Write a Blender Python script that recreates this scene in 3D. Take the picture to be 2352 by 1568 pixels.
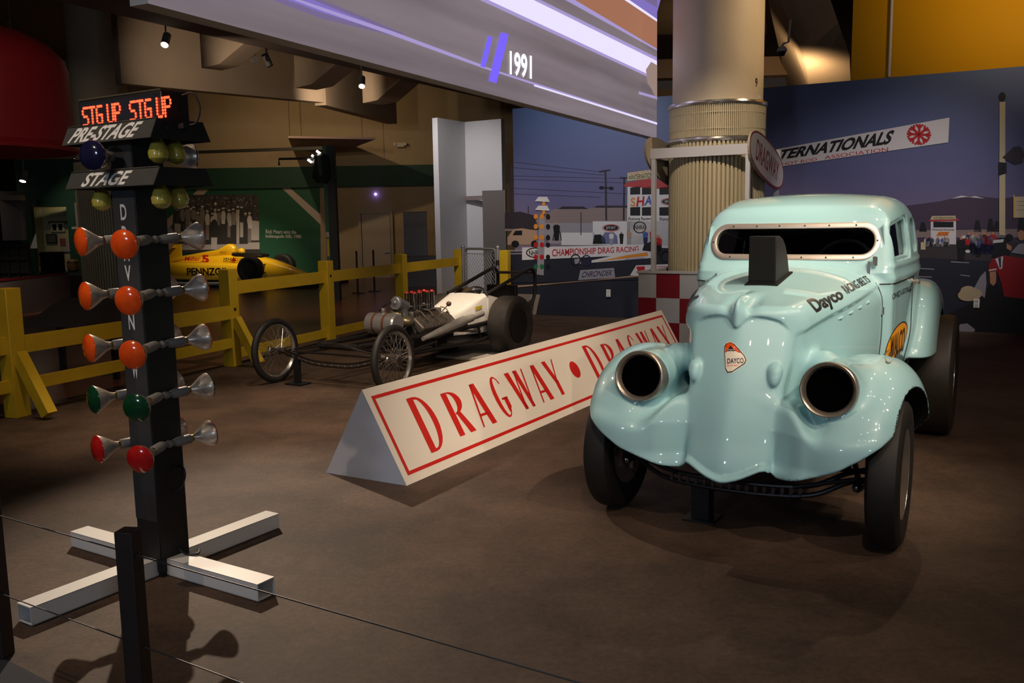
import bpy, bmesh, math, random
import numpy as np
from mathutils import Vector, Matrix

for _o in list(bpy.data.objects):
    bpy.data.objects.remove(_o, do_unlink=True)
SC = bpy.context.scene
COL = SC.collection
PI = math.pi
random.seed(7)

# ------------------------------------------------------------------ camera
FPX, PITCH, ROLL, EYE = 2065.0, 0.1341, 0.0169, 1.52
_cp, _sp, _cr, _sr = math.cos(PITCH), math.sin(PITCH), math.cos(ROLL), math.sin(ROLL)
_F = np.array([0, _cp, -_sp]); _X = np.array([1.0, 0, 0]); _U = np.array([0, _sp, _cp])
CR = np.array([_X * _cr - _U * _sr, _U * _cr + _X * _sr, _F])
CO = np.array([0, 0, EYE])
cam_d = bpy.data.cameras.new('camera')
cam_d.sensor_width = 36.0
cam_d.lens = FPX / 2352 * 36.0
cam_d.clip_start = 0.05
cam_d.clip_end = 200
cam = bpy.data.objects.new('camera', cam_d)
COL.objects.link(cam)
cam.matrix_world = Matrix(((CR[0][0], CR[1][0], -CR[2][0], 0), (CR[0][1], CR[1][1], -CR[2][1], 0),
                           (CR[0][2], CR[1][2], -CR[2][2], EYE), (0, 0, 0, 1)))
SC.camera = cam

# ------------------------------------------------------------------ view and world
SC.view_settings.view_transform = 'Standard'
SC.view_settings.look = 'None'
SC.view_settings.exposure = 0.0
SC.view_settings.gamma = 1.0
SC.view_settings.use_curve_mapping = False
wd = bpy.data.worlds.new('world'); SC.world = wd
wd.use_nodes = True
wd.node_tree.nodes['Background'].inputs[0].default_value = (1.0, 0.80, 0.68, 1)
wd.node_tree.nodes['Background'].inputs[1].default_value = 0.018


def lamp_spot(loc, target, power, col=(1, 0.78, 0.55), angle=50, blend=0.7, rad=0.035, name='spot_lamp'):
    d = bpy.data.lights.new(name, 'SPOT')
    d.energy = power; d.color = col; d.spot_size = math.radians(angle); d.spot_blend = blend
    d.shadow_soft_size = rad
    o = bpy.data.objects.new(name, d); COL.objects.link(o)
    o.location = loc
    o.rotation_euler = (Vector(target) - Vector(loc)).to_track_quat('-Z', 'Y').to_euler()
    return o


WARM = (1.0, 0.80, 0.60)
WARM2 = (1.0, 0.70, 0.42)
COOL = (0.78, 0.86, 1.0)
# lamps aimed at the pale blue car and the lettered sign
lamp_spot((3.0, 0.8, 4.4), (1.3, 4.8, 0.9), 420, WARM, 34, 0.9)
lamp_spot((0.1, 0.2, 4.5), (1.0, 4.4, 0.8), 300, WARM, 30, 0.9)
lamp_spot((1.7, 0.5, 4.6), (1.5, 5.2, 1.3), 260, WARM, 32, 0.9)
lamp_spot((2.4, 3.2, 4.4), (0.1, 6.3, 0.3), 620, WARM, 42, 0.9)
lamp_spot((3.3, 6.0, 4.4), (1.2, 8.6, 0.3), 380, WARM, 46, 0.9)
lamp_spot((4.9, 4.0, 4.4), (1.9, 5.2, 0.9), 260, WARM, 36, 0.9)
lamp_spot((4.2, 2.4, 4.4), (2.0, 5.0, 1.1), 160, WARM, 36, 0.9)
lamp_spot((3.6, 7.6, 4.4), (1.9, 5.6, 1.6), 140, WARM2, 40, 0.9)
# a row of small weak ceiling lamps over the display floor
for _x, _y in ((0.8, 2.2), (1.5, 1.6), (2.2, 1.0), (3.9, 0.4), (3.4, 3.6), (4.2, 3.2), (5.0, 2.6), (0.0, -1.2), (1.2, -1.6), (2.4, -2.0), (5.6, 5.2), (5.0, 6.2), (4.4, 7.0)):
    lamp_spot((_x, _y, 4.5), (1.6, 5.0, 0.9), 26, WARM, 40, 0.9, 0.03)
# back lamps throwing shadows towards the viewer
lamp_spot((-3.15, 8.9, 4.15), (-1.1, 4.2, 0.2), 1300, WARM, 34, 0.8)
lamp_spot((-1.2, 6.8, 4.5), (-2.1, 7.0, 0.0), 700, WARM, 46, 0.9)
lamp_spot((-2.6, 3.2, 4.4), (-1.5, 3.9, 0.4), 170, WARM, 40, 0.9)
lamp_spot((-3.2, 1.0, 3.6), (-1.5, 3.9, 1.4), 150, WARM, 40, 0.9)
lamp_spot((-3.4, 4.2, 4.3), (-1.1, 5.3, 0.2), 130, COOL, 26, 0.9)  # cool spot added to stand in for the screen's glow on the sign end
# dragster and fence
lamp_spot((-0.2, 8.4, 4.4), (-0.62, 10.1, 0.6), 800, WARM, 20, 0.8)
lamp_spot((-2.6, 6.6, 4.4), (-1.3, 8.8, 0.4), 220, WARM, 40, 0.9)
lamp_spot((-1.0, 8.6, 4.15), (-2.7, 10.6, 0.6), 220, WARM, 56, 0.9)
lamp_spot((0.2, 11.6, 4.15), (-1.0, 14.8, 0.7), 230, WARM, 50, 0.9)
lamp_spot((-3.0, 5.6, 4.3), (-4.2, 7.3, 0.5), 150, WARM2, 60, 0.9)
# photo wall, mustard panel and column
lamp_spot((-0.3, 10.8, 4.1), (1.2, 13.9, 2.1), 330, (0.95, 0.95, 1.0), 70, 1.0)
lamp_spot((5.6, 7.4, 4.4), (4.6, 12.2, 0.8), 520, (1.0, 0.90, 0.88), 46, 1.0)
lamp_spot((5.6, 8.8, 4.5), (6.3, 11.3, 4.4), 190, WARM2, 80, 1.0)
lamp_spot((4.9, 8.9, 5.0), (2.6, 10.7, 3.5), 330, WARM2, 36, 1.0)
lamp_spot((1.6, 7.0, 4.3), (2.5, 10.4, 1.9), 420, WARM, 36, 1.0)
lamp_spot((4.2, 13.3, 3.3), (4.8, 15.2, 4.6), 70, WARM2, 150, 1.0)  # added unseen behind the photo wall to brighten the right-hand ceiling
# far end
lamp_spot((-5.6, 14.2, 3.9), (-5.2, 17.4, 4.5), 110, WARM, 80, 1.0)
lamp_spot((-3.6, 18.0, 3.9), (-3.4, 20.6, 4.4), 70, WARM, 110, 1.0)
lamp_spot((-5.4, 20.2, 4.9), (-5.2, 24.9, 3.0), 190, WARM2, 110, 1.0)
lamp_spot((-5.6, 20.6, 4.4), (-7.0, 23.4, 0.6), 800, WARM, 46, 0.9)
lamp_spot((-1.9, 15.6, 4.1), (-0.7, 18.2, 2.0), 240, (1, 0.95, 0.92), 66, 1.0)
lamp_spot((-4.6, 12.4, 4.1), (-4.2, 16.5, 0.0), 240, WARM2, 60, 1.0)
lamp_spot((-7.6, 15.2, 3.6), (-8.6, 19.0, 3.2), 9, WARM, 60, 1.0)
# lamps on the small exhibits at the left, then the red drum and fuel tank
lamp_spot((-9.72, 19.40, 2.0), (-9.72, 19.80, 1.2), 95, (1, 0.86, 0.55), 165, 0.5, 0.03)
lamp_spot((-9.3, 17.6, 3.4), (-9.0, 18.9, 1.6), 60, WARM, 60, 1.0)
lamp_spot((-8.4, 13.6, 3.9), (-9.3, 16.4, 0.3), 420, WARM, 34, 1.0)
lamp_spot((-11.4, 17.8, 2.6), (-11.2, 18.6, 2.1), 8, WARM, 90, 1.0)
lamp_spot((-2.4, 5.2, 3.7), (-5.0, 9.0, 2.7), 50, WARM, 50, 1.0)  # weak spot added to brighten the red drum
lamp_spot((-1.4, 5.6, 4.3), (-1.3, 8.9, 0.5), 260, WARM, 34, 0.9)  # spot added to brighten the dragster's fuel tank
# two cool lit windows across the hall behind the viewer
for _x, _y, _t in ((4.2, -8.0, (1.6, 4.4, 0.9)), (-4.6, -3.6, (-1.2, 4.2, 1.0))):
    _d = bpy.data.lights.new('window_light', 'AREA'); _d.shape = 'RECTANGLE'; _d.size = 0.8; _d.size_y = 0.5; _d.energy = 70; _d.color = (0.62, 0.78, 1.0)
    _o = bpy.data.objects.new('window_light', _d); COL.objects.link(_o); _o.location = (_x, _y, 3.0)
    _o.rotation_euler = (Vector(_t) - Vector(_o.location)).to_track_quat('-Z', 'Y').to_euler()
lamp_spot((-4.9, 13.2, 3.6), (-3.7, 14.6, 4.3), 40, WARM, 80, 1.0)  # added without a fixture to brighten the haunched beams
lamp_spot((0.9, 10.2, 4.2), (0.3, 12.4, 0.0), 220, WARM, 60, 1.0)  # added to brighten the far floor beside the photo wall
lamp_spot((5.2, 2.6, 4.5), (3.4, 4.4, 0.0), 110, WARM, 90, 1.0)  # broad fill spot added to raise the dark floor at the right
lamp_spot((1.8, -1.0, 4.5), (2.0, 2.6, 0.0), 60, WARM, 100, 1.0)  # broad fill spot added to raise the floor in front



# ------------------------------------------------------------------ helpers: pixels to places
def ray(px, py):
    d = np.array([(px - 1176) / FPX, -(py - 784) / FPX, 1.0])
    return d @ CR


def ground(px, py, z=0.0):
    d = ray(px, py)
    return CO + d * ((z - EYE) / d[2])


def at(px, py, Y):
    d = ray(px, py)
    return CO + d * (Y / d[1])


def on_plane(px, py, P, n, lift=0.0):
    d = ray(px, py)
    k = ((P - CO) @ n) / (d @ n)
    return CO + d * k + n * lift


# ------------------------------------------------------------------ helpers: materials
def srgb(r, g, b):
    f = lambda c: (c / 12.92 if c <= 0.04045 else ((c + 0.055) / 1.055) ** 2.4)
    return (f(r / 255), f(g / 255), f(b / 255))


MATS = {}


def mat(name, col=(0.5, 0.5, 0.5), rough=0.5, metal=0.0, emit=None, estr=0.0, coat=0.0, trans=0.0, ior=1.45,
        var=0.0, vscale=8.0, bump=0.0, bscale=60.0, spec=0.5, stretch=None, c2=None):
    if name in MATS:
        return MATS[name]
    m = bpy.data.materials.new(name); m.use_nodes = True
    nt = m.node_tree; b = nt.nodes['Principled BSDF']
    b.inputs['Base Color'].default_value = (*col, 1)
    b.inputs['Roughness'].default_value = rough
    b.inputs['Metallic'].default_value = metal
    b.inputs['IOR'].default_value = ior
    b.inputs['Specular IOR Level'].default_value = spec
    if coat:
        b.inputs['Coat Weight'].default_value = coat
        b.inputs['Coat Roughness'].default_value = 0.015
    if trans:
        b.inputs['Transmission Weight'].default_value = trans
    if emit:
        b.inputs['Emission Color'].default_value = (*emit, 1)
        b.inputs['Emission Strength'].default_value = estr
    if var or bump or c2:
        tc = nt.nodes.new('ShaderNodeTexCoord')
        src = tc.outputs['Object']
        if stretch:
            mp = nt.nodes.new('ShaderNodeMapping'); mp.inputs['Scale'].default_value = stretch
            nt.links.new(src, mp.inputs['Vector']); src = mp.outputs['Vector']
        if var or c2:
            n = nt.nodes.new('ShaderNodeTexNoise'); n.inputs['Scale'].default_value = vscale
            n.inputs['Detail'].default_value = 6; n.inputs['Roughness'].default_value = 0.6
            nt.links.new(src, n.inputs['Vector'])
            rp = nt.nodes.new('ShaderNodeValToRGB')
            a = tuple(c * (1 - var) for c in col); e = c2 if c2 else tuple(min(1, c * (1 + var)) for c in col)
            rp.color_ramp.elements[0].position = 0.3; rp.color_ramp.elements[1].position = 0.7
            rp.color_ramp.elements[0].color = (*a, 1); rp.color_ramp.elements[1].color = (*e, 1)
            nt.links.new(n.outputs['Fac'], rp.inputs['Fac'])
            nt.links.new(rp.outputs['Color'], b.inputs['Base Color'])
        if bump:
            n2 = nt.nodes.new('ShaderNodeTexNoise'); n2.inputs['Scale'].default_value = bscale
            n2.inputs['Detail'].default_value = 4
            nt.links.new(src, n2.inputs['Vector'])
            bp = nt.nodes.new('ShaderNodeBump'); bp.inputs['Strength'].default_value = bump
            bp.inputs['Distance'].default_value = 0.01
            nt.links.new(n2.outputs['Fac'], bp.inputs['Height'])
            nt.links.new(bp.outputs['Normal'], b.inputs['Normal'])
    MATS[name] = m
    return m


# ------------------------------------------------------------------ helpers: meshes
def unit(v):
    v = np.asarray(v, float)
    return v / (np.linalg.norm(v) + 1e-12)


def basis(d):
    d = unit(d)
    a = np.array([0, 0, 1.0]) if abs(d[2]) < 0.9 else np.array([1.0, 0, 0])
    x = unit(np.cross(a, d)); y = np.cross(d, x)
    return x, y, d


def rz(a):
    c, s = math.cos(a), math.sin(a)
    return np.array([[c, -s, 0], [s, c, 0], [0, 0, 1.0]])


class MB:
    """collects faces for ONE mesh object"""

    def __init__(s):
        s.v = []; s.f = []; s.mi = []; s.ms = []; s.cur = 0

    def mat(s, m):
        if m not in s.ms: s.ms.append(m)
        s.cur = s.ms.index(m); return s

    def add(s, vs, fs):
        o = len(s.v)
        s.v += [tuple(float(c) for c in v) for v in vs]
        for f in fs:
            s.f.append(tuple(o + i for i in f)); s.mi.append(s.cur)
        return s

    def box(s, c, size, R=None):
        x, y, z = (k / 2 for k in size)
        p = np.array([(-x, -y, -z), (x, -y, -z), (x, y, -z), (-x, y, -z), (-x, -y, z), (x, -y, z), (x, y, z), (-x, y, z)])
        if R is not None: p = p @ np.asarray(R).T
        p = p + np.asarray(c, float)
        return s.add(p, [(0, 3, 2, 1), (4, 5, 6, 7), (0, 1, 5, 4), (1, 2, 6, 5), (2, 3, 7, 6), (3, 0, 4, 7)])

    def bar(s, p0, p1, w, h, up=(0, 0, 1)):
        p0 = np.asarray(p0, float); p1 = np.asarray(p1, float); d = unit(p1 - p0)
        x = unit(np.cross(d, up)); z = np.cross(x, d)
        R = np.array([x, d, z]).T
        return s.box((p0 + p1) / 2, (w, np.linalg.norm(p1 - p0), h), R)

    def tube(s, path, r, n=10, caps=True, closed=False):
        P = [np.asarray(p, float) for p in path]; k = len(P)
        R = r if hasattr(r, '__len__') else [r] * k
        rings = []; prev = None
        for i, p in enumerate(P):
            if closed: t = unit(P[(i + 1) % k] - P[i - 1])
            else: t = unit(P[min(i + 1, k - 1)] - P[max(i - 1, 0)])
            if prev is None:
                x, y, _ = basis(t)
            else:
                x = unit(prev - t * (prev @ t)); y = np.cross(t, x)
            prev = x
            rings.append([p + R[i] * (math.cos(a) * x + math.sin(a) * y) for a in (2 * PI * j / n for j in range(n))])
        fs = []
        m = k if closed else k - 1
        for i in range(m):
            for j in range(n):
                a = i * n + j; b = i * n + (j + 1) % n; i2 = (i + 1) % k
                fs.append((a, b, i2 * n + (j + 1) % n, i2 * n + j))
        if caps and not closed:
            fs.append(tuple(range(n))[::-1]); fs.append(tuple(range((k - 1) * n, k * n)))
        return s.add([v for r_ in rings for v in r_], fs)

    def cyl(s, p0, p1, r0, r1=None, n=20, caps=True):
        return s.tube([p0, p1], [r0, r0 if r1 is None else r1], n, caps)

    def lathe(s, prof, o=(0, 0, 0), axis=(0, 0, 1), n=28, closed=False):
        """prof: (radius, distance along axis)"""
        x, y, d = basis(axis); o = np.asarray(o, float)
        vs = []; fs = []; k = len(prof)
        for r, h in prof:
            for j in range(n):
                a = 2 * PI * j / n
                vs.append(o + d * h + r * (math.cos(a) * x + math.sin(a) * y))
        for i in range(k if closed else k - 1):
            for j in range(n):
                i2 = (i + 1) % k
                fs.append((i * n + j, i * n + (j + 1) % n, i2 * n + (j + 1) % n, i2 * n + j))
        if not closed:
            if prof[0][0] > 1e-5: fs.append(tuple(range(n))[::-1])
            if prof[-1][0] > 1e-5: fs.append(tuple(range((k - 1) * n, k * n)))
        return s.add(vs, fs)

    def ring_loft(s, rings, caps=True, closed=True):
        n = len(rings[0]); fs = []
        for i in range(len(rings) - 1):
            for j in range(n if closed else n - 1):
                fs.append((i * n + j, i * n + (j + 1) % n, (i + 1) * n + (j + 1) % n, (i + 1) * n + j))
        if caps and closed:
            fs.append(tuple(range(n))[::-1]); fs.append(tuple(range((len(rings) - 1) * n, len(rings) * n)))
        return s.add([p for r in rings for p in r], fs)

    def poly(s, pts):
        return s.add(pts, [tuple(range(len(pts)))])

    def prism(s, pts, d):
        """pts: closed polygon in 3D, d: extrusion vector"""
        n = len(pts); d = np.asarray(d, float)
        p = [np.asarray(q, float) for q in pts]
        fs = [tuple(range(n))[::-1], tuple(range(n, 2 * n))]
        fs += [(i, (i + 1) % n, n + (i + 1) % n, n + i) for i in range(n)]
        return s.add(p + [q + d for q in p], fs)

    def ball(s, c, r, n=16, m=10):
        r = r if hasattr(r, '__len__') else (r, r, r)
        vs = []; fs = []
        for i in range(m + 1):
            t = PI * i / m
            for j in range(n):
                a = 2 * PI * j / n
                vs.append((c[0] + r[0] * math.sin(t) * math.cos(a), c[1] + r[1] * math.sin(t) * math.sin(a), c[2] + r[2] * math.cos(t)))
        for i in range(m):
            for j in range(n):
                fs.append((i * n + j, (i + 1) * n + j, (i + 1) * n + (j + 1) % n, i * n + (j + 1) % n))
        return s.add(vs, fs)

    def text(s, st, fn, shear=0.0, bold=0.0):
        """fn maps unit-box text coordinates (u, v) to 3D"""
        vs, fs = glyphs(st, bold)
        return s.add([fn(u + shear * (v - 0.5), v) for u, v in vs], fs)

    def build(s, name, m=None, parent=None, smooth=35, bevel=0.0, loc=None):
        me = bpy.data.meshes.new(name)
        me.from_pydata(s.v, [], s.f)
        ms = s.ms if s.ms else [m]
        for k in ms: me.materials.append(k)
        if s.ms:
            me.polygons.foreach_set('material_index', s.mi)
        bm = bmesh.new(); bm.from_mesh(me)
        bmesh.ops.remove_doubles(bm, verts=bm.verts, dist=1e-5)
        if not s.ms: bmesh.ops.recalc_face_normals(bm, faces=bm.faces)
        bm.to_mesh(me); bm.free()
        if smooth:
            me.shade_smooth()
            me.set_sharp_from_angle(angle=math.radians(smooth))
        me.update()
        o = bpy.data.objects.new(name, me); COL.objects.link(o)
        if parent is not None: o.parent = parent
        if loc is not None: o.location = loc
        if bevel:
            b = o.modifiers.new('bevel', 'BEVEL'); b.width = bevel; b.segments = 2; b.limit_method = 'ANGLE'
            b.angle_limit = math.radians(40)
        return o


_GL = {}


def glyphs(st, bold=0.0):
    key = (st, bold)
    if key in _GL: return _GL[key]
    cu = bpy.data.curves.new('t', 'FONT'); cu.body = st; cu.resolution_u = 4; cu.offset = bold
    ob = bpy.data.objects.new('t', cu); COL.objects.link(ob)
    dg = bpy.context.evaluated_depsgraph_get()
    me = bpy.data.meshes.new_from_object(ob.evaluated_get(dg))
    vs = [(v.co.x, v.co.y) for v in me.vertices]; fs = [tuple(p.vertices) for p in me.polygons]
    bpy.data.objects.remove(ob, do_unlink=True); bpy.data.curves.remove(cu); bpy.data.meshes.remove(me)
    x0 = min(v[0] for v in vs); x1 = max(v[0] for v in vs); y0 = min(v[1] for v in vs); y1 = max(v[1] for v in vs)
    vs = [((a - x0) / (x1 - x0), (b - y0) / (y1 - y0)) for a, b in vs]
    _GL[key] = (vs, fs)
    return _GL[key]


def bil(q, f=None):
    """bilinear map on quad (bottom-left, bottom-right, top-right, top-left)"""
    q = [np.asarray(p, float) for p in q]

    def g(u, v):
        p = (q[0] * (1 - u) + q[1] * u) * (1 - v) + (q[3] * (1 - u) + q[2] * u) * v
        return f(*p) if f else p
    return g


def tag(o, label=None, cat=None, group=None, kind=None):
    if label: o['label'] = label
    if cat: o['category'] = cat
    if group: o['group'] = group
    if kind: o['kind'] = kind
    return o


def struct(o):
    o['kind'] = 'structure'; return o


def empty(name, loc=(0, 0, 0), rotz=0.0, label=None, cat=None, group=None):
    o = bpy.data.objects.new(name, None); COL.objects.link(o)
    o.empty_display_size = 0.1
    o.location = tuple(float(c) for c in loc); o.rotation_euler = (0, 0, rotz)
    return tag(o, label, cat, group)


def dup(o, parent=None, loc=None, rot=None):
    c = o.copy(); COL.objects.link(c)
    if parent is not None: c.parent = parent
    if loc is not None: c.location = loc
    if rot is not None: c.rotation_euler = rot
    for ch in list(o.children): dup(ch, c)
    return c


def catmull(pts, n=8, closed=False):
    P = [np.asarray(p, float) for p in pts]; k = len(P); out = []
    rng = range(k) if closed else range(k - 1)
    for i in rng:
        p0 = P[(i - 1) % k] if closed or i > 0 else 2 * P[0] - P[1]
        p1 = P[i]; p2 = P[(i + 1) % k]
        p3 = P[(i + 2) % k] if closed or i + 2 < k else 2 * P[-1] - P[-2]
        for j in range(n):
            t = j / n
            out.append(0.5 * (2 * p1 + (p2 - p0) * t + (2 * p0 - 5 * p1 + 4 * p2 - p3) * t * t + (3 * p1 - p0 - 3 * p2 + p3) * t ** 3))
    if not closed: out.append(P[-1])
    return out


# common materials
BLACK = mat('black_paint', (0.008, 0.008, 0.009), 0.45)
MATTE = mat('matte_black', (0.006, 0.006, 0.006), 0.8, spec=0.2)
CHROME = mat('chrome', (0.68, 0.66, 0.63), 0.2, 0.9)
ALU = mat('aluminium', (0.55, 0.53, 0.50), 0.32, 1.0, var=0.1, vscale=12)
STEEL = mat('dark_steel', (0.10, 0.095, 0.09), 0.4, 0.9, var=0.3, vscale=20)
RUBBER = mat('rubber', (0.013, 0.011, 0.010), 0.62, var=0.25, vscale=9)
WHITE = mat('white_paint', (0.66, 0.65, 0.62), 0.4)
# ================================================================== the room
HA = math.radians(-30.5)                       # the hall's own axes
AX = np.array([math.cos(HA), math.sin(HA), 0]); AY = np.array([-math.sin(HA), math.cos(HA), 0])


def floor_mat():
    m = bpy.data.materials.new('floor_asphalt'); m.use_nodes = True
    nt = m.node_tree; b = nt.nodes['Principled BSDF']
    tc = nt.nodes.new('ShaderNodeTexCoord')
    n1 = nt.nodes.new('ShaderNodeTexNoise'); n1.inputs['Scale'].default_value = 1.7; n1.inputs['Detail'].default_value = 9; n1.inputs['Roughness'].default_value = 0.7
    n2 = nt.nodes.new('ShaderNodeTexNoise'); n2.inputs['Scale'].default_value = 34; n2.inputs['Detail'].default_value = 8
    n2.inputs['Roughness'].default_value = 0.75
    for n in (n1, n2): nt.links.new(tc.outputs['Object'], n.inputs['Vector'])
    r1 = nt.nodes.new('ShaderNodeValToRGB')
    r1.color_ramp.elements[0].position = 0.38; r1.color_ramp.elements[0].color = (0.060, 0.0395, 0.0285, 1)
    r1.color_ramp.elements[1].position = 0.62; r1.color_ramp.elements[1].color = (0.112, 0.0705, 0.049, 1)
    r2 = nt.nodes.new('ShaderNodeValToRGB')
    r2.color_ramp.elements[0].position = 0.30; r2.color_ramp.elements[0].color = (0.62, 0.6, 0.58, 1)
    r2.color_ramp.elements[1].position = 0.62; r2.color_ramp.elements[1].color = (1.08, 1.08, 1.08, 1)
    nt.links.new(n1.outputs['Fac'], r1.inputs['Fac']); nt.links.new(n2.outputs['Fac'], r2.inputs['Fac'])
    mx = nt.nodes.new('ShaderNodeMix'); mx.data_type = 'RGBA'; mx.blend_type = 'MULTIPLY'
    mx.inputs[0].default_value = 1.0
    nt.links.new(r1.outputs['Color'], mx.inputs[6]); nt.links.new(r2.outputs['Color'], mx.inputs[7])
    nt.links.new(mx.outputs[2], b.inputs['Base Color'])
    b.inputs['Roughness'].default_value = 0.62
    b.inputs['Specular IOR Level'].default_value = 0.16
    bp = nt.nodes.new('ShaderNodeBump'); bp.inputs['Strength'].default_value = 0.35; bp.inputs['Distance'].default_value = 0.006
    nt.links.new(n2.outputs['Fac'], bp.inputs['Height']); nt.links.new(bp.outputs['Normal'], b.inputs['Normal'])
    return m


def tile_mat():
    m = bpy.data.materials.new('floor_tile'); m.use_nodes = True
    nt = m.node_tree; b = nt.nodes['Principled BSDF']
    tc = nt.nodes.new('ShaderNodeTexCoord')
    br = nt.nodes.new('ShaderNodeTexBrick'); br.offset = 0; br.inputs['Scale'].default_value = 1.0
    br.inputs['Color1'].default_value = (0.15, 0.058, 0.033, 1); br.inputs['Color2'].default_value = (0.12, 0.046, 0.028, 1)
    br.inputs['Mortar'].default_value = (0.06, 0.03, 0.02, 1); br.inputs['Mortar Size'].default_value = 0.006
    br.inputs['Brick Width'].default_value = 0.3; br.inputs['Row Height'].default_value = 0.3
    nt.links.new(tc.outputs['Object'], br.inputs['Vector'])
    nt.links.new(br.outputs['Color'], b.inputs['Base Color'])
    b.inputs['Roughness'].default_value = 0.28
    return m


FL = MB()
FL.add([(-14, -4, 0), (12, -4, 0), (12, 27, 0), (-14, 27, 0)], [(0, 1, 2, 3)])
struct(FL.build('floor', floor_mat(), smooth=0))
# terracotta tiling beyond the yellow fence
FB = [np.array([-3.04, 9.67, 0]), AY]          # the line of the fence
def fence_pt(k, off=0.0): return FB[0] + FDIR * k + FNRM * off
FDIR = unit(np.array([-1.65 + 4.09, 13.38 - 7.34, 0])); FNRM = np.array([-FDIR[1], FDIR[0], 0])
p0 = fence_pt(-14, 0.12); p1 = fence_pt(6.9, 0.12); p2 = (0.4, 17.3, 0); 
T = MB()
T.add([(p0[0], p0[1], 0.004), (p1[0], p1[1], 0.004), (0.6, 17.4, 0.004), (2, 27, 0.004), (-14, 27, 0.004), (-14, p0[1], 0.004)], [(0, 1, 2, 3, 4, 5)])
struct(T.build('floor_tiled', tile_mat(), smooth=0))

BEIGE = mat('wall_beige', (0.43, 0.33, 0.19), 0.75, var=0.05, vscale=2)
BEIGE2 = mat('plaster_warm', (0.44, 0.33, 0.23), 0.8, var=0.05, vscale=2)
GREEN = mat('wall_green', (0.012, 0.062, 0.035), 0.6)
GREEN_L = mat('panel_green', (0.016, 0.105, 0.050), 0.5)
DARKW = mat('wall_dark', (0.03, 0.026, 0.024), 0.8)
# far wall
W = MB(); W.box((-6.5, 25.1, 2.9), (16, 0.2, 6.4))
struct(W.build('wall_back', BEIGE, smooth=0))
W = MB(); W.box((-13.6, 15, 3.0), (0.2, 22, 6.6)); struct(W.build('wall_left', DARKW, smooth=0))
# green painted band along the far wall
W = MB()
g0 = at(300, 398, 24.9); g1 = at(700, 377, 24.9); g2 = at(1030, 386, 24.9)
h0 = at(300, 432, 24.9); h1 = at(1030, 426, 24.9)
W.box((-6.4, 24.93, (2.5 + 3.05) / 2), (10.2, 0.12, 0.56))
struct(W.build('trim_1', GREEN, smooth=0))
# ceiling slab, bulkheads and haunched beams
W = MB(); W.box((-1, 12.5, 6.05), (26, 33, 0.1)); struct(W.build('ceiling', mat('ceiling_dark', (0.16, 0.125, 0.10), 0.85), smooth=0))


def bulkhead(pa, pb, z0, z1, th, m, name):
    """upright slab from pa to pb (x, y)"""
    b = MB(); pa = np.array([*pa, 0.0]); pb = np.array([*pb, 0.0])
    b.bar(pa + [0, 0, (z0 + z1) / 2], pb + [0, 0, (z0 + z1) / 2], th, z1 - z0)
    return struct(b.build(name, m, smooth=0))
# bulkhead beyond, dark soffit behind the screen, beams between them
bulkhead((-6.83, 16.27), (-3.9, 19.2), 4.0, 6.0, 0.25, BEIGE2, 'trim_2')
bulkhead((-3.9, 19.2), (-2.9, 23.0), 3.95, 6.0, 0.25, BEIGE2, 'trim_3')
W = MB()
W.prism([(-6.4, 9.2, 4.2), (0.5, 22.4, 4.2), (2.9, 21.0, 4.2), (-3.4, 8.0, 4.2)], (0, 0, 1.75))
struct(W.build('trim_4', mat('soffit', (0.17, 0.125, 0.105), 0.85), smooth=0))


def haunch(a, b, za, zb, w, name, ztop=6.0):
    a = np.array(a, float); b = np.array(b, float); d = unit(b - a); s = np.array([-d[1], d[0], 0]) * w / 2
    m = a + (b - a) * 0.22
    pr = [a + [0, 0, za], m + [0, 0, za], b + [0, 0, zb], b + [0, 0, ztop], a + [0, 0, ztop]]
    k = MB(); k.prism([p - s for p in pr], 2 * s)
    struct(k.build(name, BEIGE2, smooth=0))


haunch((-4.75, 14.9, 0), (-3.0, 13.4, 0), 4.0, 4.55, 0.35, 'trim_5')
haunch((-3.75, 17.2, 0), (-2.0, 15.4, 0), 4.0, 4.6, 0.45, 'trim_6')
haunch((-2.85, 19.5, 0), (-1.2, 17.6, 0), 4.0, 4.7, 0.5, 'trim_7')

# right-hand ceiling above the photo wall
MP = np.array([0.318, 14.5, 0.0]); MU = unit(np.array([6.114, -3.31, 0])); MN = np.array([MU[1], -MU[0], 0.0])
if MN[1] > 0: MN = -MN
RC = mat('plaster_right', (0.40, 0.30, 0.19), 0.8, var=0.06, vscale=2)
W = MB(); W.box((6, 17.5, 4.9), (12, 9, 0.1)); struct(W.build('trim_8', RC, smooth=0))
W = MB()
W.prism([(3.0, 11.4, 4.86), (4.3, 13.4, 3.75), (4.7, 14.4, 3.45), (5.0, 15.8, 3.4), (5.6, 18, 3.4), (5.6, 18, 4.86)], (0.55, -0.25, 0))
struct(W.build('trim_9', RC, smooth=0))
W = MB()
W.prism([(4.2, 11.6, 4.86), (4.95, 13.0, 4.1), (5.9, 14.2, 3.9), (7.4, 15.8, 3.9), (7.4, 15.8, 4.86)], (0.3, -0.35, 0))
struct(W.build('trim_10', RC, smooth=0))
W = MB()
W.bar((1.0, 16.5, 3.55), (6.5, 17.4, 3.75), 0.5, 0.35); W.bar((1.0, 15.2, 3.9), (5.0, 15.6, 4.0), 0.3, 0.3)
struct(W.build('trim_11', mat('beam_brown', (0.2, 0.13, 0.075), 0.8), smooth=0))

# ------------------------------------------------------------------ photo wall (right)
WU0 = -0.28; WU1 = 9.2; WH = 3.27
W = MB()
a = MP + MU * WU0; b = MP + MU * WU1
W.prism([a, b, b - MN * 0.25, a - MN * 0.25], (0, 0, WH))
struct(W.build('wall_right', mat('wall_photo_core', (0.10, 0.10, 0.13), 0.6), smooth=0))


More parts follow.
